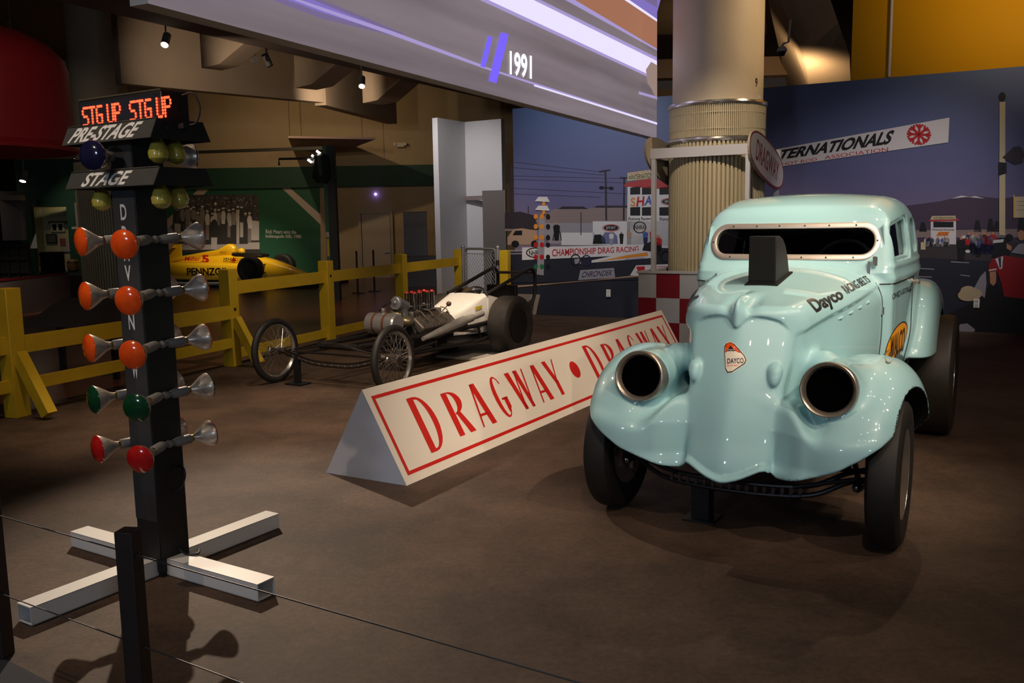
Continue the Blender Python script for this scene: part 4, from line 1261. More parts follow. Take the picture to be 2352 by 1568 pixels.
# letters on a unit box: heavy left strokes, hairline right strokes
def L_D(n=14):
    o = [(0.0, 0), (0.30, 0)] + [(0.30 + 0.70 * math.sin(PI * i / n), 0.5 - 0.5 * math.cos(PI * i / n)) for i in range(1, n)] + [(0.30, 1), (0.0, 1)]
    h = [(0.30, 0.95), (0.36, 0.95)] + [(0.36 + 0.38 * math.sin(PI * i / n), 0.5 + 0.45 * math.cos(PI * i / n)) for i in range(1, n)] + [(0.36, 0.05), (0.30, 0.05)]
    return [('ring', o, h)]
def L_R(n=10):
    b = [(0.30 + 0.62 * math.sin(PI * i / n), 0.735 + 0.265 * math.cos(PI * i / n)) for i in range(n + 1)]
    q = [(0.34 + 0.26 * math.sin(PI * i / n), 0.735 + 0.225 * math.cos(PI * i / n)) for i in range(n + 1)]
    return [('poly', [(0, 0), (0.30, 0), (0.30, 1), (0, 1)]), ('band', b, q), ('poly', [(0.36, 0.50), (0.62, 0.50), (1.0, 0), (0.66, 0)])]
def L_A(): return [('poly', [(0.0, 0), (0.10, 0), (0.46, 1), (0.34, 1)]), ('poly', [(0.66, 0), (1.0, 0), (0.66, 1), (0.32, 1)]), ('poly', [(0.14, 0.24), (0.74, 0.24), (0.72, 0.30), (0.16, 0.30)])]
def L_G(n=16):
    a0, a1 = math.radians(38), math.radians(330)
    o = [(0.5 + 0.5 * math.cos(a), 0.5 + 0.5 * math.sin(a)) for a in (a0 + (a1 - a0) * i / n for i in range(n + 1))]
    q = [(0.54 + (0.24 if math.cos(a) < 0 else 0.36) * math.cos(a), 0.5 + 0.455 * math.sin(a)) for a in (a0 + (a1 - a0) * i / n for i in range(n + 1))]
    return [('band', o, q), ('poly', [(0.66, 0.10), (0.98, 0.22), (0.98, 0.46), (0.66, 0.46)]), ('poly', [(0.50, 0.42), (0.98, 0.42), (0.98, 0.47), (0.50, 0.47)])]
def L_W(): return [('poly', [(0.0, 1), (0.24, 1), (0.42, 0), (0.26, 0)]), ('poly', [(0.26, 0), (0.34, 0), (0.56, 1), (0.50, 1)]), ('poly', [(0.46, 1), (0.68, 1), (0.82, 0), (0.66, 0)]), ('poly', [(0.68, 0), (0.76, 0), (1.0, 1), (0.93, 1)])]
def L_Y(): return [('poly', [(0.0, 1), (0.34, 1), (0.68, 0.36), (0.40, 0.36)]), ('poly', [(0.50, 0.40), (0.60, 0.40), (1.0, 1), (0.90, 1)]), ('poly', [(0.40, 0), (0.68, 0), (0.68, 0.42), (0.40, 0.42)])]


def put(k, shapes, fn):
    for s_ in shapes:
        if s_[0] == 'poly': k.poly([fn(u, v) for u, v in s_[1]])
        else:
            a, b = s_[1], s_[2][::-1] if s_[0] == 'ring' else s_[2]
            n = len(a)
            if s_[0] == 'ring':
                b = b[:]; b = b + [b[-1]] * (n - len(b))
                k.add([fn(*p) for p in a] + [fn(*p) for p in b[:n]], [(i, (i + 1) % n, n + (i + 1) % n, n + i) for i in range(n)])
            else:
                k.add([fn(*p) for p in a] + [fn(*p) for p in b], [(i, i + 1, n + i + 1, n + i) for i in range(n - 1)])


def dragway(k, s0, lay=sp):
    spec = ((L_D, 0.339, 0.205, 0.122, 0.372), (L_R, 0.687, 0.200, 0.152, 0.308), (L_A, 0.976, 0.180, 0.152, 0.311), (L_G, 1.262, 0.160, 0.150, 0.321),
            (L_W, 1.515, 0.262, 0.160, 0.304), (L_A, 1.852, 0.181, 0.160, 0.304), (L_Y, 2.095, 0.183, 0.163, 0.302))
    for fn, x, w, y, h in spec:
        put(k, fn(), lambda u, v: lay(s0 + x + u * w, y + v * h))


for s0 in (0.0, 2.535):
    k = MB(); dragway(k, s0); k.build('lettering', SRED, sign, smooth=0)
k = MB(); k.poly([sp(2.567 + 0.075 * math.cos(2 * PI * i / 24), 0.322 + 0.075 * math.sin(2 * PI * i / 24)) for i in range(24)]); k.build('dot', SRED, sign, smooth=0)
k = MB(); o = [sp(0.046, 0.052), sp(SL - 0.05, 0.052), sp(SL - 0.05, 0.570), sp(0.046, 0.570)]; q = [sp(0.072, 0.074), sp(SL - 0.076, 0.074), sp(SL - 0.076, 0.548), sp(0.072, 0.548)]
k.add(o + q, [(i, (i + 1) % 4, 4 + (i + 1) % 4, 4 + i) for i in range(4)]); k.build('border', SRED, sign, smooth=0)

# ================================================================== starting-light tree
TA = math.radians(-32)
tree = empty('starting_light_tree', (-1.566, 3.854, 0), TA, 'black drag race starting light post on a white cross base', 'signal light')
# local: x along the board (to the right), -y is the lettered front
TBLK = mat('tree_black', (0.012, 0.012, 0.013), 0.5)
k = MB(); k.box((0, 0, 0.95), (0.15, 0.15, 1.86)); post = k.build('post', TBLK, tree, bevel=0.004)
k = MB(); k.box((0, -0.0765, 1.06), (0.147, 0.003, 1.62)); k.build('front_strip', mat('strip_grey', (0.035, 0.036, 0.040), 0.45), tree)
LW = mat('letter_white', (0.62, 0.62, 0.64), 0.5)
for z, st in ((1.580, 'D'), (1.49, 'R'), (1.41, 'A'), (1.326, 'V'), (1.22, 'I'), (1.120, 'N'), (1.0, 'O'), (0.911, 'W'), (0.708, 'II')):
    h = 0.066 if st != 'II' else 0.022; w = 0.040 if st not in 'I' else 0.012
    k = MB(); k.text(st, lambda u, v: (-0.002 - w / 2 + u * w, -0.0795, z - h / 2 + v * h), bold=0.02); k.build('letter', LW, tree, smooth=0)
BASEW = mat('base_white', (0.72, 0.70, 0.68), 0.38)
for i in range(4):
    a = PI / 2 * i; d = np.array([math.cos(a), math.sin(a), 0]); t = np.array([-d[1], d[0], 0]); k = MB()
    w, th = 0.046, 0.004
    for off, sz in (((0, 0, 0.0755), (2 * w, th)), ((0, 0, 0.006), (2 * w, th))):
        k.bar(d * 0.06 + [0, 0, off[2]], d * 0.64 + [0, 0, off[2]], sz[0], sz[1])
    for s in (-1, 1): k.bar(d * 0.06 + t * s * (w - th / 2) + [0, 0, 0.041], d * 0.64 + t * s * (w - th / 2) + [0, 0, 0.041], th, 0.072)
    k.build('base_leg', BASEW, tree)
k = MB(); k.box((0, 0, 0.045), (0.14, 0.14, 0.086)); k.build('base_hub', TBLK, tree)
k = MB(); k.tube(catmull([(0.076, 0.03, 0.47), (0.11, 0.035, 0.48), (0.135, 0.03, 0.45), (0.12, 0.025, 0.40), (0.076, 0.02, 0.36)], 6), 0.006, 8); k.build('power_cable', TBLK, tree)
k = MB(); k.tube(catmull([(0.076, 0.02, 0.10), (0.12, 0.03, 0.08), (0.16, 0.05, 0.085), (0.12, 0.09, 0.083)], 6), 0.006, 8); k.build('power_cable', TBLK, tree)
# text board on top
bd = MB(); bd.box((-0.003, 0.0, 1.985), (0.55, 0.13, 0.136)); board = bd.build('text_board', mat('board_black', (0.014, 0.014, 0.016), 0.4), tree, bevel=0.005)
k = MB(); k.box((-0.003, 0, 2.0565), (0.545, 0.132, 0.006)); k.build('board_lid', mat('board_lid', (0.12, 0.09, 0.06), 0.5, 0.5), board)
k = MB(); k.box((-0.01, -0.0665, 1.985), (0.50, 0.003, 0.108)); k.build('screen', mat('led_screen', (0.018, 0.022, 0.03), 0.3), board)
LED = mat('led_red', (0.4, 0.02, 0.01), 0.5, emit=(1.0, 0.045, 0.015), estr=5.0)
FONT = {'S': ('01111', '10000', '10000', '01110', '00001', '00001', '11110'), 'T': ('11111', '00100', '00100', '00100', '00100', '00100', '00100'),
        'G': ('01111', '10000', '10000', '10111', '10001', '10001', '01111'), 'U': ('10001',) * 6 + ('01110',), 'P': ('11110', '10001', '10001', '11110', '10000', '10000', '10000')}
k = MB(); x = -0.244; pitch = 0.0128 * 0.78; pz = 0.0118
for ch in 'STG UP  STG UP':
    if ch == ' ':
        x += pitch * 2.6
        if k.v: k.build('led_word', LED, board, smooth=0); k = MB()
        continue
    for r, row in enumerate(FONT[ch]):
        for c_, b in enumerate(row):
            if b == '1':
                cx, cz = x + c_ * pitch * 0.86, 1.985 + (3 - r) * pz
                k.cyl((cx, -0.068, cz), (cx, -0.0705, cz), 0.0052, n=8)
    x += pitch * 4.85
k.build('led_word', LED, board, smooth=0)
k = MB(); k.tube(catmull([(0.29, 0.02, 2.04), (0.33, 0.04, 2.045), (0.355, 0.05, 1.99), (0.34, 0.04, 1.93), (0.295, 0.02, 1.92)], 6), 0.004, 8); k.build('board_cable', TBLK, board)
k = MB(); k.box((0.27, -0.05, 1.905), (0.06, 0.04, 0.02)); k.box((0.31, 0.0, 1.915), (0.04, 0.03, 0.02)); k.build('board_bracket', TBLK, board)
YB = mat('bulb_yellow', (0.46, 0.38, 0.06), 0.25, coat=0.6); SOCK = mat('socket_grey', (0.20, 0.19, 0.18), 0.5)


def hood(z0, z1, word, u0, u1, wx, name):
    """skirt-shaped shade, open below, word on the front"""
    tx, ty, bx, by = wx, 0.110, wx, 0.145
    k = MB(); n = MB()
    T4 = [(-tx, -ty, z1), (tx, -ty, z1), (tx, ty, z1), (-tx, ty, z1)]; B4 = [(-bx, -by, z0), (bx, -by, z0), (bx, by, z0), (-bx, by, z0)]
    I4 = [(x * 0.985, y * 0.97, z) for x, y, z in B4]; J4 = [(x * 0.985, y * 0.95, z - 0.004) for x, y, z in T4]
    k.add(T4 + B4 + I4 + J4, [(0, 1, 2, 3)] + [(4 + i, 4 + (i + 1) % 4, (i + 1) % 4, i) for i in range(4)] + [(8 + i, i + 4, 4 + (i + 1) % 4, 8 + (i + 1) % 4)[::-1] for i in range(4)] + [(12 + i, 12 + (i + 1) % 4, 8 + (i + 1) % 4, 8 + i) for i in range(4)] + [(15, 14, 13, 12)])
    h = k.build(name, mat('hood_black', (0.016, 0.016, 0.017), 0.4), tree, smooth=0)
    f = bil([(-bx, -by, z0), (bx, -by, z0), (tx, -ty, z1), (-tx, -ty, z1)]); nrm = unit(np.cross(np.array(f(1, 0)) - f(0, 0), np.array(f(0, 1)) - f(0, 0)))
    if nrm[1] > 0: nrm = -nrm
    k = MB(); k.poly([f(0.004, 0.02) + nrm * 0.001, f(0.996, 0.02) + nrm * 0.001, f(0.996, 0.98) + nrm * 0.001, f(0.004, 0.98) + nrm * 0.001]); k.build('face_plate', mat('plate_grey', (0.11, 0.105, 0.10), 0.35, 0.6), h, smooth=0)
    k = MB(); k.text(word, lambda u, v: f(u0 + (u1 - u0) * u, 0.10 + 0.80 * v) + nrm * 0.002, shear=0.10, bold=0.03); k.build('lettering', mat('hood_white', (0.60, 0.59, 0.57), 0.45), h, smooth=0)
    k = MB(); k.cyl(f(0.01, 1.0) + nrm * 0.002, f(0.99, 1.0) + nrm * 0.002, 0.003, n=6); k.build('edge_trim', ALU, h)
    bulbs = []
    for x in (-1, 1):
        for y in (-0.042, 0.042):
            b_ = MB(); c = (x * (bx - 0.095), y, z0 + 0.030)
            b_.lathe([(0.014, 0), (0.018, 0.025), (0.032, 0.050), (0.041, 0.078), (0.038, 0.100), (0.022, 0.116), (0.0005, 0.122)], c, (0, 0, -1), 20)
            bulbs.append(b_.build('yellow_bulb', YB, h))


hood(1.862, 1.940, 'PRE-STAGE', 0.10, 0.84, 0.295, 'stage_hood')
hood(1.680, 1.752, 'STAGE', 0.20, 0.70, 0.295, 'stage_hood')
CONE = mat('bulb_glass_silver', (0.62, 0.54, 0.46), 0.28, 0.55, var=0.35, vscale=22); BRASS = mat('bulb_brass', (0.45, 0.30, 0.09), 0.3, 1.0)


def par(base, d, lens, name, R=0.060):
    """reflector lamp in its holder: base point on the post, direction d"""
    d = unit(d); base = np.array(base); r = empty(name); r.parent = tree
    k = MB(); k.lathe([(0.016, -0.02), (0.021, 0.0), (0.0215, 0.055), (0.019, 0.06)], base, d, 18); k.build('socket', SOCK, r)
    k = MB(); k.cyl(base + d * 0.058, base + d * 0.076, 0.0165, 0.015, 16); k.build('screw_base', BRASS, r)
    k = MB(); k.lathe([(0.016, 0.070), (0.020, 0.084), (0.036, 0.108), (0.052, 0.133), (R, 0.150), (R + 0.0005, 0.153)], base, d, 26); k.build('reflector', CONE, r)
    k = MB(); k.lathe([(R + 0.0005, 0.1525), (R - 0.001, 0.158), (R * 0.8, 0.166), (R * 0.5, 0.1715), (R * 0.2, 0.174), (0.0005, 0.1745)], base, d, 26); k.build('lens', lens, r)
    return r


AMB = mat('lens_amber', (0.62, 0.055, 0.006), 0.16, coat=1.0, c2=(0.85, 0.10, 0.01), vscale=18)  # base colour brightened in place of the glow of light through the lens
GRN = mat('lens_green', (0.004, 0.045, 0.016), 0.16, coat=1.0)
REDL = mat('lens_red', (0.36, 0.006, 0.008), 0.16, coat=1.0, c2=(0.5, 0.012, 0.01), vscale=18)
BLUL = mat('lens_blue', (0.008, 0.008, 0.035), 0.12, coat=1.0)
for z, m in ((1.465, AMB), (1.240, AMB), (1.020, AMB), (0.800, GRN), (0.585, REDL)):
    for side in (1, -1):
        k = MB(); k.cyl((side * 0.075, -0.0, z), (side * 0.092, 0.0, z), 0.013, n=12); k.cyl((side * 0.092, -0.05, z), (side * 0.092, 0.06, z), 0.011, n=12)
        k.ball((side * 0.094, -0.005, z), 0.017, 12, 8); k.build('lamp_bracket', SOCK, tree)
    t = math.radians(21); q = math.radians(11)
    par((0.096, -0.050, z), (math.sin(t), -math.cos(t), -0.10), m, 'reflector_lamp')
    par((0.092, 0.040, z), (math.sin(q), math.cos(q), 0.06), m, 'reflector_lamp')
    par((-0.092, -0.050, z), (-math.sin(q), -math.cos(q), -0.03), m, 'reflector_lamp')
    par((-0.092, 0.050, z), (-math.sin(q), math.cos(q), 0.03), m, 'reflector_lamp')
par((-0.06, -0.05, 1.81), (0.35, -1, -0.02), BLUL, 'reflector_lamp'); par((0.06, 0.05, 1.81), (0.30, 1, 0.02), BLUL, 'reflector_lamp')
# ================================================================== front-engined dragster
DA = math.radians(-30.5)
drag = empty('dragster', (-1.672, 8.239, 0), DA, 'bare framed front engined dragster with wire wheels and a white cowl', 'car')
# local: x to the right, y to the rear
FRAMEM = mat('frame_black', (0.018, 0.016, 0.015), 0.35); ENG = mat('engine_metal', (0.22, 0.19, 0.16), 0.45, 0.6, var=0.4, vscale=25)
COWL = mat('cowl_white', (0.80, 0.76, 0.70), 0.35, var=0.05, vscale=5)


def wire_wheel(name, n=36):
    w = empty(name); R, r = 0.312, 0.034
    k = MB(); k.lathe([(R - r + r * math.cos(a), r * 0.9 * math.sin(a)) for a in (2 * PI * i / 14 for i in range(14))], axis=(1, 0, 0), n=56, closed=True); k.build('tire', mat('tire_dark', (0.02, 0.018, 0.016), 0.55), w)
    k = MB(); k.lathe([(0.252, -0.024), (0.246, -0.014), (0.238, 0), (0.246, 0.014), (0.252, 0.024), (0.256, 0.024), (0.250, 0.0), (0.256, -0.024)], axis=(1, 0, 0), n=48, closed=True); k.build('rim', CHROME, w)
    k = MB(); k.lathe([(0.012, -0.075), (0.034, -0.07), (0.036, -0.05), (0.026, -0.04), (0.026, 0.04), (0.036, 0.05), (0.034, 0.07), (0.012, 0.075)], axis=(1, 0, 0), n=20); k.build('hub', mat('hub_alu', (0.42, 0.38, 0.34), 0.3, 1.0), w)
    first = None
    for i in range(n):
        s = 1 if i % 2 else -1; a = 2 * PI * i / n
        if first is None or i == 1:
            k = MB(); t = 0.55 if i % 4 < 2 else -0.55
            k.cyl((s * 0.052, 0.034 * math.sin(t), 0.034 * math.cos(t)), (0, 0, 0.240), 0.0019, n=5, caps=False)
            o = k.build('spoke', CHROME, w); o.rotation_euler = (-a, 0, 0)
            if i == 0: first = o
            else: second = o
        else:
            dup(first if i % 2 == 0 else second, w, None, (-a, 0, 0))
    return w


ww = wire_wheel('front_wheel'); ww.parent = drag; ww.location = (0.715, 0, 0.312); ww.rotation_euler = (0, 0, 0.04)
w2 = dup(ww, drag, (-0.715, 0, 0.312), (0, 0, 0.04))
sl = wheel(0.335, 0.26, 0.19, 'rear_wheel', mat('drag_slick', (0.040, 0.033, 0.028), 0.6, var=0.3, vscale=7))
for c in list(sl.children):
    if c.name.startswith(('rim', 'spider')): c.data.materials[0] = FRAMEM
sl.parent = drag; sl.location = (0.44, 2.52, 0.335); dup(sl, drag, (-0.44, 2.52, 0.335), (0, 0, PI))
for s in (-1, 1):
    k = MB(); k.tube([(s * 0.24, 0.10, 0.385), (s * 0.26, 1.0, 0.375), (s * 0.28, 2.0, 0.375), (s * 0.28, 3.2, 0.42)], 0.025); k.build('frame_rail', FRAMEM, drag)
    k = MB(); k.tube([(s * 0.24, 0.12, 0.36), (s * 0.26, 0.9, 0.22), (s * 0.28, 2.0, 0.20), (s * 0.28, 3.0, 0.24)], 0.022); k.build('frame_rail', FRAMEM, drag)
    k = MB(); k.tube([(s * 0.58, 0.02, 0.27), (s * 0.30, 1.25, 0.30)], 0.013); k.build('radius_rod', FRAMEM, drag)
    k = MB(); k.tube([(s * 0.60, -0.02, 0.33), (s * 0.66, 0.0, 0.312), (s * 0.70, 0, 0.312)], [0.02, 0.024, 0.018]); k.build('spindle', mat('spindle_grey', (0.14, 0.125, 0.11), 0.35, 0.8), drag)
    for y in (1.25, 2.1):
        k = MB(); k.tube([(s * 0.27, y, 0.375), (s * 0.27, y + 0.05, 0.21)], 0.014); k.build('frame_strut', FRAMEM, drag)
for dz in (0.0, -0.035):
    k = MB(); k.tube(catmull([(-0.62, 0, 0.335 + dz), (-0.5, 0.0, 0.30 + dz), (-0.25, 0.0, 0.245 + dz), (0, 0, 0.235 + dz), (0.25, 0, 0.245 + dz), (0.5, 0, 0.30 + dz), (0.62, 0, 0.335 + dz)], 6), 0.010, 8); k.build('front_axle', mat('axle_dark', (0.06, 0.05, 0.045), 0.3, 0.8), drag)
for i in range(13):
    x = -0.48 + i * 0.08; z = 0.232 + 0.26 * x * x
    k = MB(); k.bar((x, 0, z), (x, 0, z - 0.03), 0.02, 0.012, up=(0, 1, 0)); k.build('axle_web', mat('web_grey', (0.25, 0.23, 0.21), 0.4, 0.6), drag)
k = MB()
for i in range(3): k.tube(catmull([(-0.52 + .08 * i, 0.05, 0.33 + .012 * i), (0, 0.05, 0.385 + .012 * i), (0.52 - .08 * i, 0.05, 0.33 + .012 * i)], 6), 0.008, 6)
k.build('leaf_spring', STEEL, drag)
k = MB(); k.tube([(-0.27, 0.12, 0.38), (0.27, 0.12, 0.38)], 0.024); k.build('cross_tube', FRAMEM, drag)
k = MB(); k.tube([(-0.62, 0.14, 0.29), (0.62, 0.14, 0.29)], 0.009); k.build('tie_rod', FRAMEM, drag)
# fuel barrel with straps
k = MB(); k.lathe([(0.03, -0.185), (0.09, -0.18), (0.105, -0.165), (0.108, 0), (0.105, 0.165), (0.09, 0.18), (0.03, 0.185)], (0, 0.78, 0.52), (1, 0, 0), 32); tank = k.build('fuel_tank', mat('polished_tank', (0.74, 0.71, 0.68), 0.30, 0.75), drag)
for x in (-0.07, 0.06):
    k = MB(); k.lathe([(0.109, -0.012), (0.112, -0.01), (0.112, 0.01), (0.109, 0.012)], (x, 0.78, 0.52), (1, 0, 0), 32, closed=True); k.build('strap', mat('strap_brown', (0.16, 0.055, 0.025), 0.5), tank)
k = MB(); k.cyl((0, 0.78, 0.62), (0, 0.78, 0.645), 0.028); k.ball((0, 0.78, 0.66), (0.026, 0.026, 0.02)); k.build('filler_cap', CHROME, tank)
k = MB()
for x in (-0.12, 0.12): k.tube([(x, 0.78, 0.43), (x * 2, 0.78, 0.38)], 0.012)
k.build('tank_mount', FRAMEM, drag)
# engine
k = MB(); k.prism([(-0.12, 1.08, 0.22), (0.12, 1.08, 0.22), (0.17, 1.08, 0.40), (0.10, 1.08, 0.52), (-0.10, 1.08, 0.52), (-0.17, 1.08, 0.40)], (0, 0.62, 0)); k.build('engine_block', mat('block_dark', (0.05, 0.045, 0.04), 0.5, 0.5, var=0.3, vscale=25), drag, bevel=0.01)
for s in (-1, 1):
    k = MB(); R = np.array([[math.cos(s * .7), 0, math.sin(s * .7)], [0, 1, 0], [-math.sin(s * .7), 0, math.cos(s * .7)]])
    k.box((s * 0.165, 1.40, 0.47), (0.17, 0.60, 0.09), R)
    hd = k.build('cylinder_head', ENG, drag, bevel=0.015)
    for i in range(11):
        k = MB(); y = 1.13 + i * 0.054; k.box(np.array([s * 0.165, y, 0.47]) + R @ np.array([0, 0, 0.052]), (0.15, 0.014, 0.022), R); k.build('cooling_fin', ENG, hd)
    for i in range(4):
        y = 1.16 + i * 0.145
        k = MB(); k.tube(catmull([(s * 0.12, y, 0.62), (s * 0.17, y + 0.03, 0.60), (s * 0.22, y + 0.02, 0.55)], 4), 0.007, 6); k.build('plug_lead', mat('lead_brown', (0.22, 0.17, 0.12), 0.5), hd)
        k = MB(); k.tube(catmull([(s * 0.20, y, 0.40), (s * 0.27, y - 0.02, 0.37), (s * 0.30, y + 0.06, 0.345 + 0.012 * i), (s * 0.315, y + 0.20, 0.37 + 0.015 * i)], 5), 0.021, 10); k.build('header_pipe', mat('header_dark', (0.08, 0.07, 0.06), 0.45, 0.7), drag)
    k = MB(); k.tube([(s * 0.315, 1.0, 0.355), (s * 0.315, 1.30, 0.395), (s * 0.315, 1.75, 0.462)], [0.022, 0.040, 0.052], 16); k.tube([(s * 0.315, 1.75, 0.462), (s * 0.315, 1.90, 0.478)], [0.044, 0.044], 16); k.tube([(s * 0.315, 1.92, 0.482), (s * 0.315, 2.12, 0.505)], [0.034, 0.036], 16)
    k.build('exhaust_collector', mat('exhaust_pale', (0.50, 0.47, 0.43), 0.42, 0.5, var=0.15, vscale=10), drag)
k = MB(); k.box((0, 1.40, 0.565), (0.19, 0.52, 0.08)); k.build('intake_manifold', ENG, drag, bevel=0.012)
CAP = mat('cap_red', (0.62, 0.05, 0.04), 0.4)
for i in range(4):
    for s in (-1, 1):
        y = 1.24 + i * 0.085 + (0.05 if i > 1 else 0); x = s * 0.050
        k = MB(); k.lathe([(0.026, 0.0), (0.024, 0.05), (0.024, 0.17), (0.029, 0.185), (0.027, 0.185), (0.022, 0.17)], (x, y, 0.60), (0, 0, 1), 18); st_ = k.build('injector_stack', mat('stack_steel', (0.34, 0.31, 0.28), 0.25, 1.0), drag)
        k = MB(); k.ball((x, y, 0.785), (0.024, 0.024, 0.020), 14, 8); k.build('red_cap', CAP, st_)
k = MB(); k.tube([(0.0 + 0.085 * math.cos(t), 1.36 + 0.17 * math.sin(t), 0.655) for t in (2 * PI * i / 24 for i in range(24))], 0.006, 6, closed=True); k.build('fuel_line', CHROME, drag)
k = MB(); k.cyl((0, 1.02, 0.70), (0, 1.16, 0.66), 0.055, 0.05, 22); k.cyl((0, 0.985, 0.71), (0, 1.02, 0.70), 0.070, 0.068, 24); k.ball((0, 0.982, 0.711), (0.060, 0.016, 0.060)); k.ball((0, 0.968, 0.712), (0.022, 0.014, 0.022)); k.cyl((0, 1.1, 0.66), (0, 1.12, 0.53), 0.045); k.build('magneto', mat('magneto_grey', (0.42, 0.43, 0.44), 0.3, 0.6), drag)
k = MB(); k.ball((0.10, 1.02, 0.52), (0.075, 0.07, 0.055)); k.ball((-0.05, 1.03, 0.57), (0.09, 0.05, 0.07)); k.build('fuel_pump', mat('pump_brass', (0.36, 0.31, 0.18), 0.35, 0.7, var=0.3, vscale=30), drag)
k = MB(); k.lathe([(0.03, 0), (0.08, 0.0), (0.085, 0.01), (0.085, 0.03), (0.05, 0.035)], (0.02, 1.05, 0.36), (0, -1, 0), 26); k.build('crank_pulley', STEEL, drag)
for pth in ([(-0.12, 1.02, 0.55), (-0.16, 0.93, 0.62), (-0.08, 0.95, 0.70), (0, 1.03, 0.74)], [(0.03, 0.83, 0.44), (0.10, 0.93, 0.42), (0.12, 1.0, 0.48)], [(-0.05, 0.85, 0.60), (-0.14, 0.92, 0.54), (-0.14, 1.1, 0.50), (-0.1, 1.2, 0.56)], [(0.06, 1.18, 0.63), (0.12, 1.3, 0.60), (0.13, 1.5, 0.60)]):
    k = MB(); k.tube(catmull(pth, 6), 0.009, 8); k.build('hose', FRAMEM, drag)
k = MB(); k.tube([(0.12, 1.62, 0.56), (0.17, 1.66, 0.63)], 0.006); k.ball((0.18, 1.67, 0.645), 0.028); k.build('breather', mat('breather_brown', (0.12, 0.06, 0.035), 0.4), drag)
# cowl, cockpit
def csec(y, w, zt, zb, n=14):
    h = [(w, zb), (w * 1.0, zb + (zt - zb) * 0.45), (w * 0.98, zt - 0.055), (w * 0.95, zt - 0.022), (w * 0.88, zt - 0.006), (w * 0.70, zt), (w * 0.35, zt + 0.006), (0, zt + 0.008)]
    return [(x, y, z) for x, z in h] + [(-x, y, z) for x, z in h[-2::-1]]
k = MB(); rings = [csec(1.74, 0.19, 0.520, 0.30), csec(1.90, 0.225, 0.575, 0.29), csec(2.10, 0.25, 0.640, 0.28), csec(2.32, 0.275, 0.705, 0.28)]
rings += [[(x * 0.97, y, z if z < 0.35 else z - 0.012) for x, y, z in rings[-1]], [(x * 0.97, y + 0.0, z - 0.01) for x, y, z in rings[0]]]
k.ring_loft(rings, caps=False, closed=False); cw = k.build('cowl', COWL, drag)
for x in (-0.15, 0.0, 0.15):
    k = MB(); k.ball((x, 2.30, 0.717), 0.009, 8, 6); k.build('fastener', FRAMEM, cw)
k = MB(); k.add([(0.2535, 2.08, 0.54), (0.264, 2.2, 0.55), (0.262, 2.2, 0.585), (0.252, 2.08, 0.575)], [(0, 1, 2, 3)]); k.build('yellow_decal', mat('decal_yellow', (0.6, 0.42, 0.02), 0.4), cw, smooth=0)
for s in (-1, 1):
    k = MB(); k.prism([(s * 0.278, 2.30, 0.30), (s * 0.285, 2.95, 0.32), (s * 0.285, 3.25, 0.44), (s * 0.285, 3.20, 0.52), (s * 0.280, 2.7, 0.60), (s * 0.276, 2.32, 0.69)], (-s * 0.006, 0, 0)); k.build('side_panel', COWL, drag)
    k = MB(); k.tube(catmull([(s * 0.262, 2.30, 0.70), (s * 0.262, 2.8, 0.815), (s * 0.262, 3.25, 0.925), (s * 0.262, 3.36, 0.92), (s * 0.265, 3.42, 0.84), (s * 0.27, 3.40, 0.62), (s * 0.275, 3.28, 0.44)], 6), 0.021, 12); k.build('roll_bar', mat('bar_dark', (0.05, 0.045, 0.04), 0.28, 0.5), drag)
k = MB(); k.tube([(-0.262, 3.40, 0.875), (0.262, 3.40, 0.875)], 0.018); k.build('push_bar', mat('push_bar', (0.35, 0.33, 0.32), 0.25, 0.9), drag)
k = MB(); k.prism([(-0.27, 3.42, 0.36), (0.27, 3.42, 0.36), (0.29, 3.50, 0.60), (-0.29, 3.50, 0.60)], (0, 0.012, 0)); k.build('tail_panel', mat('tail_white', (0.45, 0.40, 0.36), 0.4), drag)
k = MB(); k.box((0, 2.85, 0.40), (0.42, 0.40, 0.05)); k.box((0, 3.08, 0.58), (0.42, 0.05, 0.34)); k.build('seat', FRAMEM, drag, bevel=0.015)
k = MB(); k.tube([(0.13 * math.cos(t), 2.46 + 0.05 * math.sin(t), 0.70 + 0.10 * math.sin(t) * 0.6) for t in (PI * i / 12 for i in range(13))], 0.011, 8); k.build('steering_wheel', FRAMEM, drag)
k = MB(); k.ring_loft([[(0.20 * math.cos(PI * (0.15 + 0.7 * i / 12)), 2.30 + 0.0, 0.700 + 0.012 * math.sin(PI * i / 12)) for i in range(13)], [(0.19 * math.cos(PI * (0.15 + 0.7 * i / 12)), 2.37, 0.74 + 0.025 * math.sin(PI * i / 12)) for i in range(13)]], caps=False, closed=False)
k.build('windscreen', mat('clear_plastic', (0.9, 0.9, 0.88), 0.05, trans=1.0, ior=1.15), drag)
k = MB(); k.tube([(0.19 * math.cos(PI * (0.15 + 0.7 * i / 12)), 2.37, 0.741 + 0.025 * math.sin(PI * i / 12)) for i in range(13)], 0.003, 6); k.build('windscreen_edge', ALU, drag)
k = MB(); k.tube([(0.06, 2.48, 0.67), (0.03, 2.40, 0.745)], 0.010); k.build('brake_lever', ALU, drag)
k = MB(); k.tube([(-0.40, 2.52, 0.335), (0.40, 2.52, 0.335)], 0.05, 14); k.ball((0, 2.52, 0.335), (0.13, 0.14, 0.13)); k.build('rear_axle', FRAMEM, drag)
k = MB(); k.box((0, 2.2, 0.215), (0.54, 1.3, 0.012)); k.build('floor_pan', mat('pan_dark', (0.04, 0.035, 0.03), 0.5), drag)
k = MB(); k.cyl((0.24, 1.55, 0.375), (0.26, 2.15, 0.30), 0.014); k.build('shift_linkage', ENG, drag)
DM = rz(DA); DO = np.array([-1.672, 8.239, 0])
st2 = empty('axle_stand', DO + DM @ np.array([-0.44, 0.0, 0]), DA, 'slim black stand holding up the front axle of the dragster', 'stand')
